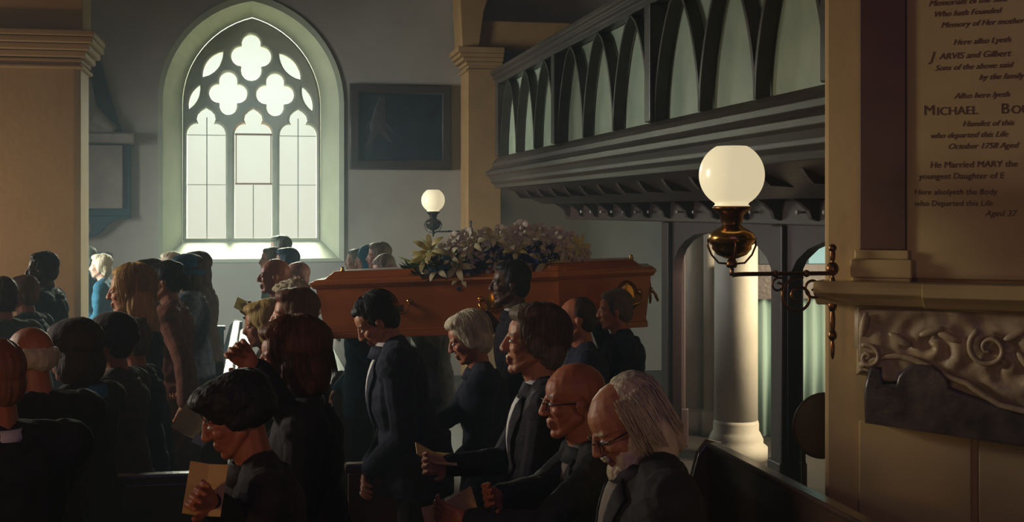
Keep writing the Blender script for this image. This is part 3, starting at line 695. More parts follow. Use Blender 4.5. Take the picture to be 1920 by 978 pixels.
def rosemesh():
    mb = MB()
    for k in range(14):
        a = k*2.4; rr = .006+.022*k/14; M = Matrix.Rotation(a, 4, 'Z') @ Matrix.Translation((rr*.55, 0, -.004*k/3)) @ Matrix.Rotation(R(5+k*4), 4, 'Y')
        petal(mb, M, .036, .020+.0004*k, .6, 5)
    mb.ell((0, 0, .012), (.013, .013, .018)); me = mb.mesh('rose', False); me.polygons.foreach_set('use_smooth', [True]*len(me.polygons)); return me
def irismesh():
    mb = MB()
    for k in range(3):
        petal(mb, Matrix.Rotation(R(120*k), 4, 'Z'), .07, .028, 2.2); petal(mb, Matrix.Rotation(R(120*k+60), 4, 'Z'), .065, .022, -.4)
    mb.cap((0, 0, -.04), (0, 0, 0), .006, .01); me = mb.mesh('iris', False); me.polygons.foreach_set('use_smooth', [True]*len(me.polygons)); return me
LM, LMY, RM, IM, IM2 = lilymesh(), lilymesh(), rosemesh(), irismesh(), irismesh()
LM.materials.append(LILY); LMY.materials.append(LILYY); RM.materials.append(ROSEM); IM.materials.append(IRIS); IM2.materials.append(IRIST)
def flower(name, me, px, py, sc, d=7.62, tilt=None):
    o = bpy.data.objects.new(name, me); COL.objects.link(o); o.parent = FL; p = fp(px, py, d); o.location = p
    dirv = Vector((p.x*.9+random.uniform(-.4, .4), -.9+random.uniform(-.3, .2), .45+random.uniform(-.3, .4)))
    o.rotation_mode = 'QUATERNION'; o.rotation_quaternion = dirv.to_track_quat('Z', 'Y') @ Matrix.Rotation(random.uniform(0, 6), 3, 'Z').to_quaternion(); o.scale = (sc,)*3; return o
for px, py, s in ((820, 505, 1.05), (858, 498, 1.2), (845, 478, .9), (888, 455, .95), (928, 447, 1.0), (975, 500, 1.0), (1012, 505, .9), (990, 520, 1.15), (1003, 452, .95), (930, 487, .8), (865, 520, .9), (1060, 470, .8)): flower('lily', LM, px, py, s*.82)
for px, py, s in ((806, 470, 1.1), (1025, 488, 1.25), (1040, 500, 1.0), (795, 488, .9), (965, 470, .9), (1083, 462, .8)): flower('lily', LMY, px, py, s*.88)
for px, py, s in ((910, 440, 1), (940, 436, .9), (978, 428, 1), (1045, 438, 1), (850, 447, .9), (893, 478, 1.1), (905, 465, 1), (955, 455, 1.2), (945, 478, 1.1), (1000, 440, 1.1), (1012, 432, 1), (1030, 447, 1), (985, 435, 1), (1058, 455, 1), (1072, 448, .9), (1085, 475, .9), (1095, 487, .9), (1070, 485, .9), (1048, 462, 1), (835, 462, .9), (870, 462, 1), (918, 500, 1), (965, 437, .9), (1018, 465, 1.1), (1040, 520, .9), (1098, 470, .8), (875, 440, .9), (1000, 515, 1)): flower('rose', RM, px, py, s)
for px, py, s in ((893, 500, 1.2), (885, 510, 1), (1002, 478, 1.5), (1000, 490, 1.4), (1010, 468, 1.2), (935, 470, 1), (950, 492, 1.1), (915, 482, .9), (1035, 470, 1), (962, 485, 1)): flower('iris', IM, px, py, s)
for px, py, s in ((820, 494, 1.5), (826, 506, 1.3), (858, 535, .7)): flower('iris', IM2, px, py, s)
def leaves(n, fn, m, L, W):
    mb = MB()
    for i in range(n):
        p, d = fn(); q = d.to_track_quat('Z', 'Y').to_matrix().to_4x4(); petal(mb, Matrix.Translation(p) @ q @ Matrix.Rotation(random.uniform(0, 6), 4, 'Z'), L*random.uniform(.6, 1.2), W, random.uniform(.2, .9), 5)
    me = mb.mesh('leaf', False); me.polygons.foreach_set('use_smooth', [True]*len(me.polygons)); o = link('foliage', me, m, FL); o['kind'] = 'stuff'
def mound():
    t = random.uniform(-1, 1); x = t*.50+.02; h = .19*math.sqrt(max(0, 1-t*t*.95)); y = random.uniform(-.18, .15)
    p = Vector((x, y, -.05+random.uniform(0, 1)*h)); return p, Vector((x*1.3+random.uniform(-.5, .5), y*2+random.uniform(-.6, .3), random.uniform(-.1, 1)))
leaves(650, mound, LEAFM, .085, .014)
leaves(40, lambda: (Vector((random.uniform(-.42, -.25), random.uniform(-.15, .1), random.uniform(0, .10))), Vector((-1, -.2, random.uniform(-.1, .7)))), LEAFL, .16, .011)
leaves(70, lambda: (Vector((random.uniform(-.55, -.40), random.uniform(-.12, .05), random.uniform(-.02, .05))), Vector((-1, -.2, random.uniform(-.5, .5)))), LEAFM, .07, .010)
mb = MB(); mb.ell((0, 0, -.04), (.46, .15, .09)); link('foam_base', fused(mb, .02, 1, lambda c: .012*noise.noise(c*30)), LEAFM, FL)

# ---------------------------------------------------------------- people
def build_hand(mb, wrist, f, nrm, s, side, curl=35):
    """palm, four bent fingers and a thumb; f = direction, nrm = back-of-hand normal"""
    f = f.normalized(); nrm = (nrm-f*nrm.dot(f)).normalized(); lat = f.cross(nrm).normalized()
    mb.cap(wrist, wrist+f*.03*s, .025*s, .027*s)
    for k in (-1, -.33, .33, 1): mb.cap(wrist+f*.025*s+lat*.016*k*s, wrist+f*.085*s+lat*.029*k*s, .014*s, .0125*s)
    for k, L in ((-1, .82), (-.33, 1.0), (.33, 1.05), (1, .95)):
        b = wrist+f*.085*s+lat*.030*k*s; a = R(curl); d1 = f*math.cos(a*.5)-nrm*math.sin(a*.5)+lat*.10*k; d2 = f*math.cos(a*1.4)-nrm*math.sin(a*1.4)
        m1 = b+d1*.040*L*s; mb.cap(b, m1, .0098*s, .009*s); m2 = m1+d2*.026*L*s; mb.cap(m1, m2, .009*s, .008*s)
        d3 = f*math.cos(a*2.0)-nrm*math.sin(a*2.0); mb.cap(m2, m2+d3*.018*L*s, .0082*s, .0072*s)
    tb = wrist+f*.02*s+lat*.02*side*s; t1 = tb+(f*.55+lat*.75*side-nrm*.35)*.042*s; mb.cap(tb, t1, .014*s, .011*s)
    mb.cap(t1, t1+(f*.9+lat*.15*side-nrm*.3)*.032*s, .0105*s, .0085*s)
def head_parts(mb, M, h=1.0, beardless=True):
    E = lambda c, r: mb.ell(c, r, M); C = lambda a, b, ra, rb: mb.cap(a, b, ra, rb, 1, M)
    E((-.012, 0, .035), (.100, .077, .088)); E((.028, 0, .038), (.064, .066, .062)); E((.030, 0, -.028), (.062, .060, .072))
    E((.028, 0, -.070), (.058, .050, .042)); E((.066, 0, -.100), (.024, .025, .019)); C((.0, .048, -.05), (.055, .025, -.092), .02, .017); C((.0, -.048, -.05), (.055, -.025, -.092), .02, .017)
    C((.090, 0, .018), (.110, 0, -.026), .0085, .0125); E((.104, .011, -.030), (.012, .009, .009)); E((.104, -.011, -.030), (.012, .009, .009))
    C((.079, .012, .024), (.070, .046, .024), .012, .010); C((.079, -.012, .024), (.070, -.046, .024), .012, .010)
    E((.060, .040, -.022), (.024, .022, .020)); E((.060, -.040, -.022), (.024, .022, .020))
    C((.089, -.016, -.059), (.089, .016, -.059), .0085, .0085); C((.087, -.014, -.073), (.087, .014, -.073), .009, .009)
    for s in (-1, 1):
        Me = M @ Matrix.Translation((-.010, s*.078, -.010)) @ Matrix.Rotation(R(18*s), 4, 'Z')
        mb.ell((0, 0, 0), (.017, .009, .031), Me); mb.ell((.002, 0, .006), (.019, .012, .020), Me)
        E((.076, s*.030, .001), (.012, .014, .011))
HAIR = {
 'short': [((-.024, 0, .048), (.100, .084, .090)), ((-.052, 0, -.005), (.064, .079, .080)), ((.008, 0, .092), (.074, .064, .036)), ((-.005, .066, .02), (.035, .018, .045)), ((-.005, -.066, .02), (.035, .018, .045))],
 'full': [((-.028, 0, .050), (.108, .094, .096)), ((-.058, 0, -.015), (.068, .088, .095)), ((.012, .015, .100), (.080, .064, .040)), ((-.01, .072, .0), (.040, .022, .055)), ((-.01, -.072, .0), (.040, .022, .055))],
 'fringe': [((-.040, .052, .004), (.064, .036, .045)), ((-.040, -.052, .004), (.064, .036, .045)), ((-.078, 0, .0), (.040, .066, .055))],
 'stubble': [((-.030, 0, .042), (.090, .0805, .084)), ((-.055, 0, -.01), (.056, .075, .07))],
 'bob': [((-.038, 0, .045), (.122, .106, .100)), ((-.036, .070, -.050), (.074, .036, .085)), ((-.036, -.070, -.050), (.074, .036, .085)), ((-.075, 0, -.050), (.062, .098, .100)), ((.018, 0, .100), (.076, .076, .036))],
 'long': [((-.028, 0, .045), (.112, .096, .096)), ((-.04, .066, -.06), (.060, .032, .10)), ((-.04, -.066, -.06), (.060, .032, .10)), ((-.080, 0, -.06), (.052, .090, .12)), ((-.10, 0, -.20), (.040, .085, .13)), ((-.105, 0, -.31), (.028, .060, .10)), ((.012, 0, .098), (.070, .066, .034))],
 'updo': [((-.026, 0, .048), (.106, .090, .093)), ((-.056, 0, -.01), (.062, .084, .075)), ((.024, 0, .088), (.070, .066, .038)), ((-.115, 0, -.005), (.055, .058, .055)), ((-.09, 0, .07), (.05, .06, .05))],
 'curly': [((-.026, 0, .050), (.112, .098, .098)), ((-.055, 0, -.02), (.075, .092, .085)), ((.028, 0, .095), (.078, .07, .042))],
 'crop': [((-.024, 0, .052), (.122, .108, .084)), ((-.060, 0, .000), (.084, .100, .064)), ((.035, 0, .085), (.084, .090, .046)), ((-.01, .075, .0), (.05, .022, .04)), ((-.01, -.075, .0), (.05, .022, .04))],
 'oldlong': [((-.050, .040, .010), (.066, .046, .078)), ((-.050, -.040, .010), (.066, .046, .078)), ((-.052, 0, .062), (.080, .080, .066)), ((-.085, 0, -.005), (.045, .074, .085)), ((-.055, .074, -.065), (.042, .018, .075)), ((-.055, -.074, -.065), (.042, .018, .075)), ((-.100, 0, -.07), (.032, .066, .08))],
}
def strands(M, n, m, parent, style, rad=.0016):
    rnd = random.Random(n); mb = MB()
    for i in range(n):
        az = rnd.uniform(-math.pi, math.pi)
        if style in ('fringe', 'oldlong') and abs(az) < 1.15: az = (1.15+rnd.random()*1.9)*(1 if az > 0 else -1)
        if abs(az) < .75: end = .95
        else: end = {'bob': 2.3, 'long': 2.6, 'oldlong': 2.35, 'full': 2.0, 'fringe': 1.9, 'short': 1.8}.get(style, 1.9)+rnd.uniform(-.12, .12)
        st = rnd.uniform(.1, .8) if style not in ('fringe', 'oldlong') else rnd.uniform(1.0, 1.5)
        k = {'bob': 1.02, 'full': .97, 'long': 1.0, 'oldlong': .94}.get(style, .97)*rnd.uniform(.985, 1.03); rx, ry, rz = .118*k, .099*k, .104*k
        pts = []; N = 9; w1 = rnd.uniform(-.15, .15)
        for j in range(N+1):
            t = st+(end-st)*j/N; tt = min(t, 1.62); x = rx*math.sin(tt)*math.cos(az+w1*j/N); y = ry*math.sin(tt)*math.sin(az+w1*j/N); z = rz*math.cos(tt)
            if t > 1.62:
                dz = (t-1.62)*.15; z -= dz; kk = 1+{'bob': .10, 'oldlong': .03}.get(style, -.2)*(t-1.62); x *= kk; y *= kk
            pts.append((x-.026, y, z+.042))
        mb.tube(pts, [rad*(1-.6*j/N) for j in range(N+1)], 3, M)
    mb.build('hair_strands', m, parent, True)
def person(label, head, face, clothes, sk=SK, hair='short', hm=HBRN, pitch=0, hyaw=0, roll=0, lean=.02, hunch=0, arms=None, coat=False, near=False, collar=None,
           glasses=False, beard=None, legs=None, group=None, hs=.95, wide=1.0, hat=None, lapels=False, brows=None, nstr=0, scarf=None, tie=None):
    hc = P(*head) if not isinstance(head, Vector) else head
    zc = hc.z; s = max(.86, min(1.08, (zc+.05*math.sin(R(abs(pitch)))+hunch*.5)/1.63)); w_ = s*wide
    hx = lean+.035+.05*math.sin(R(max(0, pitch))); rz = R(face)
    base = Vector((hc.x-hx*math.cos(rz), hc.y-hx*math.sin(rz), 0))
    T = thing('person', label, 'person', base, rz, group)
    inv = Matrix.Translation(base) @ Matrix.Rotation(rz, 4, 'Z'); inv = inv.inverted()
    MH = Matrix.Translation((hx, 0, zc)) @ Matrix.Rotation(R(hyaw), 4, 'Z') @ Matrix.Rotation(R(pitch), 4, 'Y') @ Matrix.Rotation(R(roll), 4, 'X') @ Matrix.Scale(hs, 4)
    zn = zc-.165*hs+hunch*.06         # neck base height
    X = lambda z: lean*max(0, (z-.95*s)/(zn-.95*s))
    zs = zn-.05*s                     # shoulder height
    sh = {sd: Vector((X(zs)-.005, sd*.172*w_, zs)) for sd in (-1, 1)}
    A = {}
    U, F = .285*s, .255*s
    defs = {'hold': lambda sd: Vector((X(1.1)+.30*s, sd*.09*s, zs-.30*s)), 'down': lambda sd: Vector((X(.9)+.03, sd*.24*w_, zs-.53*s)), 'clasp': lambda sd: Vector((X(.95)+.20*s, sd*.035*s, zs-.45*s)),
            'carry': lambda sd: Vector((X(1.4)+.10*s, sd*.13*s, zs+.16*s))}
    arms = arms or ('clasp', 'clasp')
    for sd, a in zip((-1, 1), arms):       # -1 = right hand side (local -y), +1 = left
        tgt = defs[a](sd) if isinstance(a, str) else inv @ (a if isinstance(a, Vector) else P(*a))
        d = tgt-sh[sd]; L = min(d.length, (U+F)*.985); d.normalize(); tgt = sh[sd]+d*L
        ca = (U*U+L*L-F*F)/(2*U*L); h = U*math.sqrt(max(0, 1-ca*ca)); pole = Vector((-.55, sd*.45, -.8)); pole = (pole-d*pole.dot(d)).normalized()
        A[sd] = (sh[sd], sh[sd]+d*U*ca+pole*h, tgt, a)
    def torso(mb, inf, hem):
        mb.ell((X(1.28*s), 0, zs-.13*s), (.112*s+inf, .160*w_+inf, .19*s+inf)); mb.ell((X(1.1*s), 0, zs-.31*s), (.108*s+inf, .142*w_+inf, .19*s)); mb.ell((0, 0, .95*s), (.118*s+inf, .16*w_+inf, .15*s))
        mb.cap((X(1.1*s), 0, zs-.30*s), (0, 0, .95*s), .115*s+inf, .13*s+inf)
        for sd in (-1, 1):
            mb.cap((X(zs)-.01, sd*.02, zn-.005), sh[sd]+Vector((0, -sd*.02, .0)), .052*s+inf*.5, .058*s+inf*.8); mb.cap(sh[sd]+Vector((0, -sd*.06, -.03)), sh[sd], .07*s+inf, .062*s+inf)
        mb.ell((X(zs)-.035, 0, zs-.06*s), (.085*s+inf, .15*w_+inf, .11*s))
    def armsm(mb, inf, cut=0):
        for sd in (-1, 1):
            a, b, c, _ = A[sd]; mb.cap(a, b, .052*s+inf, .041*s+inf); e = b+(c-b)*(1-cut); mb.cap(b, e, .040*s+inf, .028*s+inf*(1.1 if inf else 1))
    vox = .0044 if near == 2 else .0058 if near else .0105
    mb = MB(); torso(mb, 0, 0); armsm(mb, 0)
    nb = Vector((X(zn)-.012, 0, zn-.05)); ht = MH @ Vector((-.022, 0, -.045)); mb.cap(nb, ht, .060*s, .052*hs); mb.cap(nb+Vector((0, 0, .02)), MH @ Vector((.01, 0, -.07)), .05*s, .045*hs)
    for sd in (-1, 1):
        mb.cap((0, sd*.085*s, .90*s), (.02, sd*.10*s, .50*s), .082*s, .055*s); mb.cap((.02, sd*.10*s, .50*s), (-.02, sd*.105*s, .09*s), .052*s, .036*s); mb.cap((-.04, sd*.11*s, .045), (.13*s, sd*.125*s, .035), .036, .03)
        a, b, c, kind = A[sd]; f = (c-b).normalized()
        nrm = Vector((0, sd*.6, .8)) if kind == 'hold' or not isinstance(kind, str) else Vector((.3, sd*.9, .1))
        if kind == 'clasp': f = (f+Vector((.1, -sd*.9, -.3))).normalized(); nrm = Vector((1, 0, .2))
        if kind == 'hold' or not isinstance(kind, str): nrm = Vector((-.2, sd*.9, -.3)); f = (f+Vector((.3, -sd*.4, .2))).normalized()
        if kind == 'carry': nrm = Vector((-.7, sd*.3, 0)); f = Vector((.1, 0, 1))
        build_hand(mb, c, f, nrm, s, -sd, 45)
    head_parts(mb, MH)
    me = fused(mb, vox, 2)
    Mi = MH.inverted()
    bm_ = brows or hm
    body = link('body', me, [sk, bm_, mat('lip_skin', (.27, .09, .055), .45)], T)
    for p in me.polygons:
        q = Mi @ p.center
        if q.x > .06 and .012 < abs(q.y) < .052 and .022 < q.z < .031: p.material_index = 1
        elif q.x > .074 and abs(q.y) < .024 and -.077 < q.z < -.057: p.material_index = 2
    for sd in (-1, 1):
        e = MB(); e.ell((.0795, sd*.0305, .0025), (.0105, .0125, .0075), MH); e.m = 1; e.ell((.0865, sd*.0305, .0025), (.0045, .0052, .0052), MH, 10, 8); e.build('eye', [EYEW, EYED], T, True)
    # clothes
    mb = MB(); torso(mb, .020, 0); armsm(mb, .015, .06)
    if coat:
        mb.lathe([(.145*s, 1.02*s), (.165*s, .85*s), (.185*s, .6*s), (.20*s, .42*s)], n=24, sy=1.18)
    else: mb.lathe([(.136*s, 1.05*s), (.148*s, .92*s), (.150*s, .80*s)], n=24, sy=1.2)
    jm = fused(mb, vox*1.15, 3, lambda c: .004*noise.noise(Vector((c.x*9, c.y*9, c.z*14)))+.003*noise.noise(Vector((c.x*25, c.y*25, c.z*20))))
    link('coat' if coat else 'jacket', jm, clothes, T)
    mb = MB()
    for sd in (-1, 1):
        mb.cap((0, sd*.085*s, .93*s), (.02, sd*.10*s, .50*s), .098*s, .072*s); mb.cap((.02, sd*.10*s, .50*s), (-.02, sd*.105*s, .13*s), .070*s, .056*s)
    link('trousers', fused(mb, .014, 2), legs or BLACK, T)
    for sd in (-1, 1):
        mb = MB(); mb.cap((-.045, sd*.11*s, .05), (.05*s, sd*.12*s, .05), .046, .045); mb.cap((.04, sd*.118*s, .042), (.15*s, sd*.127*s, .036), .043, .034); mb.box(-.085, .17, sd*.12*s-.035, sd*.12*s+.035, 0, .02)
        link('shoe', fused(mb, .009, 2), BLACKF, T)
    # collars: shirt band then coat collar, tilted with the neck
    ax = (ht-nb).normalized(); q = Vector((0, 0, 1)).rotation_difference(ax).to_matrix().to_4x4()
    cb = nb+ax*.045
    if collar is not None:
        mb = MB(); Mc = Matrix.Translation(cb) @ q @ Matrix.Rotation(R(-10), 4, 'Y')
        mb.lathe([(.067*s, -.02), (.064*s, .034), (.0665*s, .036), (.074*s, .012), (.078*s, -.022)], n=28, M=Mc, sy=1.0); mb.build('shirt_collar', collar, T, True)
    mb = MB(); Mc = Matrix.Translation(cb+Vector((-.010, 0, -.012))) @ q @ Matrix.Rotation(R(-16), 4, 'Y')
    mb.lathe([(.085*s, -.04), (.080*s, .022), (.084*s, .027), (.094*s, .012), (.108*s, -.03)], n=28, M=Mc); mb.build('coat_collar', clothes, T, True)
    if scarf:
        mb = MB(); Mc = Matrix.Translation(cb+Vector((0, 0, -.01))) @ q
        mb.lathe([(.07, -.02), (.098, -.03), (.108, 0), (.095, .035), (.068, .03)], n=28, M=Mc); link('scarf', fused(mb, .008, 2, lambda c: .006*noise.noise(c*30)), scarf, T)
    if lapels:
        mt = MB(); torso(mt, .0215, 0); tm = fused(mt, vox*1.15, 3); bvh = BVHTree.FromPolygons([v.co for v in tm.vertices], [list(p.vertices) for p in tm.polygons]); bpy.data.meshes.remove(tm)
        def patch(name, quad, m, off, n=10):
            vs = []; fs = []
            for i in range(n+1):
                for j in range(n+1):
                    a = i/n; b = j/n; y = (quad[0][0]*(1-a)+quad[1][0]*a)*(1-b)+(quad[3][0]*(1-a)+quad[2][0]*a)*b; z = (quad[0][1]*(1-a)+quad[1][1]*a)*(1-b)+(quad[3][1]*(1-a)+quad[2][1]*a)*b
                    h = bvh.ray_cast(Vector((1, y, z)), Vector((-1, 0, 0)))
                    x = h[0].x if h[0] else X(z)+.13; vs.append((x+off, y, z))
            for i in range(n):
                for j in range(n): k = i*(n+1)+j; fs.append((k, k+1, k+n+2, k+n+1))
            o = MB().add(vs, fs).build(name, m, T, True); md = o.modifiers.new('t', 'SOLIDIFY'); md.thickness = .003; md.offset = 1
        zb = zs-.30*s
        patch('shirt_front', [(-.055, zs+.015), (.055, zs+.015), (.008, zb), (-.008, zb)], collar or SHIRT, .002)
        if tie: patch('tie', [(-.017, zs+.02), (.017, zs+.02), (.022, zb+.02), (-.022, zb+.02)], tie, .006, 6)
        for sd in (-1, 1): patch('lapel', [(sd*.062, zs+.03), (sd*.118, zs-.015), (sd*.055, zb+.05), (sd*.004, zb)], clothes, .006)
    if hair:
        mb = MB(); [mb.ell(c, r, MH) for c, r in HAIR[hair]]
        if hair == 'curly': dz = lambda c: .014*noise.noise(c*38)+.006*noise.noise(c*80)
        elif hair == 'fringe': dz = lambda c: .003*noise.noise(c*50)
        elif hair == 'crop': dz = lambda c: .004*noise.noise(c*28)+.003*noise.noise(c*80)
        else:
            def dz(c):
                q = Mi @ c; a = math.atan2(q.y, q.x+.02); return .004*noise.noise(Vector((a*4, q.z*12, 0)))+.0018*noise.noise(Vector((a*18, q.z*14, 3)))
        link('hair', fused(mb, .0055 if near else .009, 2, dz), hm, T)
        if nstr: strands(MH, nstr, hm, T, hair)
    if beard:
        mb = MB(); [mb.ell(c, r, MH) for c, r in (((.070, 0, -.108), (.046, .047, .044)), ((.040, .038, -.080), (.044, .025, .044)), ((.040, -.038, -.080), (.044, .025, .044)), ((.094, .014, -.050), (.012, .018, .009)), ((.094, -.014, -.050), (.012, .018, .009)), ((.010, .056, -.05), (.022, .014, .040)), ((.010, -.056, -.05), (.022, .014, .040)))]
        link('beard', fused(mb, .005, 1, lambda c: .003*noise.noise(c*60)+.0025*noise.noise(c*140)), beard, T)
    if glasses:
        mb = MB()
        for sd in (-1, 1):
            ring = [(.104-.012*abs(math.cos(a)) if True else 0, sd*.034+.024*math.cos(a), -.002+.017*math.sin(a)) for a in [2*math.pi*i/20 for i in range(21)]]
            mb.tube(ring, .0018, 5, MH); mb.tube([(.094, sd*.058, .004), (.05, sd*.078, .004), (-.008, sd*.084, .002), (-.02, sd*.084, -.012)], .0024, 6, MH)
        mb.tube([(.104, -.011, .002), (.108, 0, .005), (.104, .011, .002)], .002, 5, MH); mb.build('glasses', BLACKF, T, True)
    if hat:
        mb = MB(); [mb.ell(c, r, MH) for c, r in hat[1]]; link('hat', fused(mb, .007, 3, lambda c: .003*noise.noise(c*20)), hat[0], T)
    return T, A, inv.inverted(), MH
def paper(name, label, cat, c, w_, h_, rot, m, fold=True, th=.004):
    mb = MB()
    if fold:
        a = R(12)
        for sd in (-1, 1):
            M = Matrix.Rotation(-sd*a, 4, 'Y'); mb.box(0 if sd > 0 else -w_/2, w_/2 if sd > 0 else 0, -h_/2, h_/2, -th/2, th/2, M)
    else: mb.box(-w_/2, w_/2, -h_/2, h_/2, -th/2, th/2)
    o = mb.build(name, m); o.location = c; o.rotation_euler = [R(x) for x in rot]; return tag(o, label, cat)
CAPH = lambda m, k=1: (m, [((-.020, 0, .060), (.112*k, .098*k, .078*k)), ((-.035, 0, .02), (.105*k, .093*k, .055*k))])
# right hand rows
person('man with long white hair, white beard and glasses looking down, nearest at lower right', (1172, 796, 3.55), 186, CHAR, SK, 'oldlong', HWHT, pitch=30, hyaw=6, lean=.10, hunch=.9, arms=('hold', 'hold'), near=2, collar=GSHIRT, glasses=True, beard=HWHT, nstr=420, wide=1.12, hs=1.0, lapels=True, brows=HWHT)
person('bald man with thin glasses and grey open collar behind the white-bearded man', (1076, 750, 4.30), 188, CHAR, SKR, None, HGRY, pitch=6, lean=.06, arms=((890, 955, 3.95), (880, 975, 4.0)), near=2, collar=GSHIRT, glasses=True, hs=1.02, lapels=True)
person('man with thick grey-brown hair in profile, dark suit, standing behind the bald man', (1000, 640, 4.75), 184, BLACK, SK, 'full', HGRY, pitch=-2, lean=.0, arms=((838, 872, 4.75), 'clasp'), near=2, collar=SHIRT, nstr=380, hs=1.03, lapels=True)
person('white-haired older man bowing his head, dark coat, just below the coffin centre', (878, 634, 6.2), 184, NAVY, SKR, 'full', HWHT, pitch=22, lean=.06, arms=((800, 812, 5.95), 'clasp'), near=True, hs=.94, coat=True, nstr=200)
person('young dark-haired man with bowed head and white collar before the coffin foot end', (706, 602, 5.7), 188, NAVY, SK, 'short', HBLK, pitch=36, lean=.12, hunch=.6, arms=('clasp', 'clasp'), near=2, hs=.92, collar=SHIRT, lapels=True, nstr=160)
# bearers around the coffin
person('coffin bearer in black suit whose face shows against the flower spray', (956, 532, 7.15), 184, BLACK, SKB, 'short', HBLK, pitch=0, arms=(Vector((-.08, 7.50, 1.44)), 'clasp'), collar=SHIRT, near=True, hs=1.0)
person('coffin bearer with greying short hair at the head end of the coffin', (1153, 582, 7.25), 176, NAVY, SKR, 'short', HGRY, pitch=4, arms=(Vector((.50, 7.52, 1.46)), 'clasp'), near=True, wide=1.15, hs=.9)
person('coffin bearer with face half hidden between the grey-haired man and the rear bearer', (1080, 600, 6.75), 182, NAVY, SKR, 'stubble', HBRN, pitch=6, arms=('clasp', 'clasp'), near=True)
person('coffin bearer on the far side seen under the coffin, soft grey jacket', P(800, 560, 8.55), 182, GREYT, SK, 'short', HBRN, arms=('clasp', Vector((-.65, 8.2, 1.38))), collar=SHIRT)
person('dark-suited bearer on the far side of the coffin foot end', P(668, 556, 8.5), 182, DTEAL, SK, 'short', HBLK, arms=('clasp', Vector((-1.05, 8.15, 1.36))), collar=SHIRT)
# centre row
person('person with short dark cropped hair looking down, closest in the bottom left centre', (440, 778, 3.60), 196, PLUM, SKR, 'crop', HBLK, pitch=24, hyaw=0, lean=.06, arms=((400, 945, 3.35), 'hold'), near=2, nstr=0, hs=.90)
person('woman with auburn-brown bob and dark jacket in front of the bright pew ledge', (543, 670, 4.35), 190, BLACK, SKR, 'bob', HAUB, pitch=8, lean=.03, arms=((478, 690, 4.15), 'clasp'), near=2, collar=GSHIRT, nstr=500, hs=.98)
person('person with reddish brown hair right behind the bob-haired woman', (550, 592, 6.0), 192, BLACK, SKR, 'full', HAUB, lean=.02, near=False)
person('woman with golden hair at the left edge of the centre row', (492, 608, 6.9), 196, GREYB, SKR, 'bob', HGOLD, pitch=10)
person('person with cream curly hair in the middle of the centre row', (546, 566, 7.8), 192, CHAR, SKR, 'curly', HCRL, pitch=6)
person('bald man with ruddy face and teal coat in the centre row', (514, 518, 9.3), 190, TEALC, SKR, None, HBRN, near=True, arms=((474, 590, 9.1), (480, 592, 9.0)), hs=1.05)
person('balding pink-headed man beside the ruddy bald man, dark coat', (554, 520, 10.2), 192, NAVY, SKP, 'stubble', skin('pink_scalp', (.30, .13, .11)), hs=1.0)
person('person with blue-black hair behind the two bald men', (536, 492, 11.4), 190, DTEAL, SKP, 'full', HDB)
person('person with green-grey hair left of the blue-black-haired one', (508, 488, 11.9), 190, GREEN, SKP2, 'short', HGR2)
person('farthest grey-haired person under the big window, centre row', (524, 466, 12.8), 188, GREYT, SKP2, 'full', HGR2)
# far group behind the coffin foot end
person('pale-haired person behind the coffin, leftmost of the far cluster', (667, 490, 12.4), 188, GREYT, SKP2, 'short', HGR2)
person('person in teal hood between two far heads above the coffin', (688, 484, 12.0), 188, TEALC, SKP, None, HBRN, hat=(TEALC, [((-.02, 0, .02), (.115, .10, .125)), ((-.04, 0, -.08), (.10, .11, .10))]))
person('person with grey-brown hair tallest in the far cluster above the coffin', (709, 481, 11.6), 188, DTEAL, SKP, 'full', HGRY)
person('person with low bent grey head just over the coffin lid', (721, 505, 10.8), 186, CHAR, SKP, 'short', HGRY, pitch=25)
# left group
person('man with bald head and white collar seen from behind, cut off at the left edge', (-14, 712, 3.70), 140, BLACK, SKR, 'stubble', skin('warm_scalp', (.20, .07, .04)), lean=.0, near=True, collar=SHIRT, wide=1.22, hs=.98)
person('balding man with a ring of white hair and dark suit at lower left', (55, 674, 4.38), 150, BLACK, SKR, 'fringe', HWHT, near=True, pitch=10, wide=1.1, hs=.90)
person('woman in dark brown hat and blue scarf at lower left', (134, 660, 5.15), 160, PLUM, SKR, 'bob', HBRN, near=True, hat=CAPH(HATM, 1.12), scarf=SCARF, pitch=8)
person('person in brown hat and long brown-grey coat beside the dark-hatted woman', (205, 640, 5.7), 172, GREYB, SKR, 'short', HBRN, near=True, hat=CAPH(HATM, 1.08), coat=True)
person('man with ruddy face and cropped hair in a dark suit behind the brown-grey coat', (243, 640, 6.3), 176, NAVY, SKR, 'stubble', HGRY, near=True, coat=True, hyaw=-10)
person('woman with long wavy blonde hair and navy coat', (243, 545, 7.0), 188, NAVY, SK, 'long', HBLD, near=True, coat=True, pitch=4, nstr=420, hs=1.06)
person('dark-haired person hidden behind the blonde woman', (278, 522, 8.6), 186, BLACK, SK, 'full', HBRN)
person('woman with dark swept-up hair and rose-brown coat', (308, 528, 8.0), 186, ROSE, SK, 'updo', HBLK, coat=True, arms=((352, 798, 7.75), (356, 802, 7.65)), pitch=6, near=True)
person('person with pale green-grey hair half hidden below the window corner', (318, 499, 10.9), 188, GREEN, SKP2, 'short', HCRL)
person('woman in blue hat and long blue-grey coat by the window corner', (346, 512, 9.0), 188, GREYC, SKP2, 'bob', HBRN, coat=True, hat=CAPH(BLUEH, 1.15), near=True)
person('woman with long dark hair behind the blue-hatted woman', (366, 502, 9.8), 190, GREYB, SKP, 'long', HBRN, coat=True)
person('man in dark blue suit and white collar standing before the left pier', (79, 506, 9.0), 186, DTEAL, SKB, 'short', HBLK, near=True, collar=SHIRT, hs=.98)
person('person with reddish hair and dark coat below the man before the pier', (42, 552, 8.3), 170, DTEAL, SKR, 'short', HAUB, near=True)
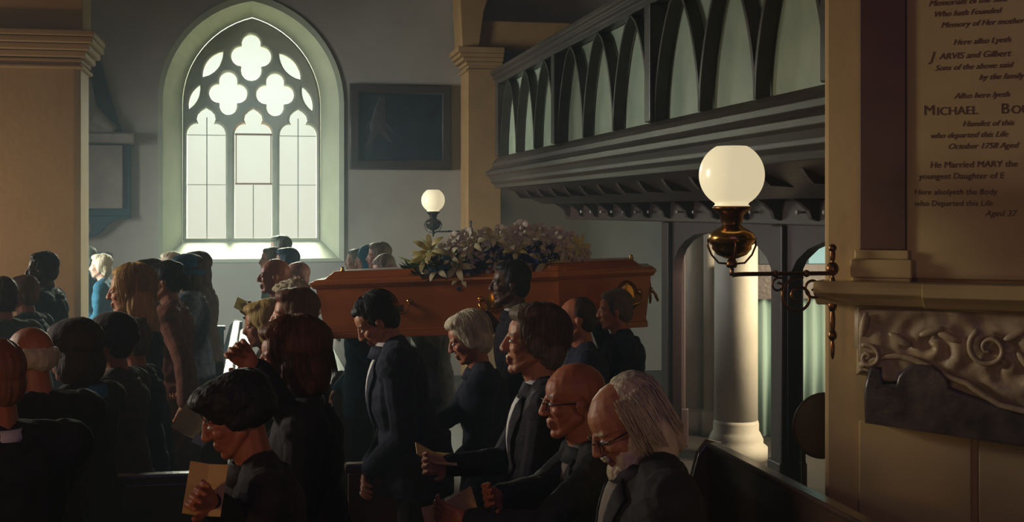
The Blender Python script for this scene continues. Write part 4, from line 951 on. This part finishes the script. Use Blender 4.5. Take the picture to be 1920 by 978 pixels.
person('person with dark hair and green-grey coat cut off by the left edge', (0, 560, 7.3), 150, GREEN, SKR, 'short', HBRN, near=True)
person('person with grey hair and teal coat half hidden behind the left pier', (160, 484, 13.9), 184, TEALC, SKP2, 'full', HGR2, coat=True)
person('pale-haired person in teal coat right of the left pier', (188, 500, 12.9), 186, TEALC, SKP2, 'full', HCRL, coat=True)

# booklets
paper('booklet', 'tan folded booklet in the hand of the closest dark-cropped person', 'booklet', P(385, 918, 3.35), .10, .14, (60, 8, 10), PAPER, True)
paper('booklet', 'yellow booklet lit by the window, held left of the centre row', 'booklet', P(466, 578, 9.0), .20, .12, (35, 18, 10), YPAPER)
paper('booklet', 'golden-lit booklet held low beside the rose-brown coat', 'booklet', P(358, 790, 7.62), .17, .18, (55, 28, 0), PAPER)
paper('paper_sheet', 'small bright white paper corner below the golden booklet', 'paper', P(378, 826, 7.55), .10, .06, (60, 25, 0), WPAPER, False)
paper('booklet', 'cream booklet held flat in the hand of the grey-brown-haired man', 'booklet', P(815, 858, 4.75), .16, .12, (10, 18, 10), PAPER)
paper('booklet', 'large tan booklet held low by the bald man in glasses', 'booklet', P(848, 966, 4.1), .18, .13, (38, -24, 0), PAPER)
paper('paper_sheet', 'thin grey paper edge held before the bowing young man', 'paper', P(790, 792, 5.95), .012, .16, (0, 0, 0), mat('dull_paper', (.12, .10, .10), .7), False).rotation_euler = (R(90), R(-38), 0)
for px, py, d, a in ((432, 690, 8.6, 10), (452, 672, 9.2, 40), (444, 684, 8.8, -20)):
    paper('paper_sheet', ['white service sheet lying on the bright pew ledge, nearest', 'white service sheet farther along the bright pew ledge', 'white service sheet between two others on the pew ledge'][[10, 40, -20].index(a)], 'paper', uv(.15, {10: 8.6, 40: 9.3, -20: 8.95}[a], .925), .15, .21, (0, 8, a), WPAPER, False, .003)
# round-backed wooden chair behind the pier edge
p = P(1553, 800, 6.9); t = thing('round_back_chair', 'round-backed brown wooden chair half hidden behind the wall pier', 'chair', (p.x+.06, p.y, 0), RZ)
M = Matrix.Translation((0, .2, .93)) @ Matrix.Rotation(R(90), 4, 'X')
MB().lathe([(.001, -.015), (.17, -.015), (.185, 0), (.17, .015), (.001, .015)], n=32, M=M).build('backrest', mat('mid_brown_wood', (.12, .06, .03), .45), t, True)
MB().box(-.2, .2, -.2, .2, .43, .46).build('seat', WOOD, t, bevel=.01)
for x in (-.17, .17):
    for y in (-.17, .17): MB().cap((x, y, .02), (x*.9, y*.9, .43), .015, .02).build('leg', WOOD, t, True)
for x in (-.12, .12): MB().cap((x, .18, .45), (x, .2, .85), .015, .012).build('back_post', WOOD, t, True)
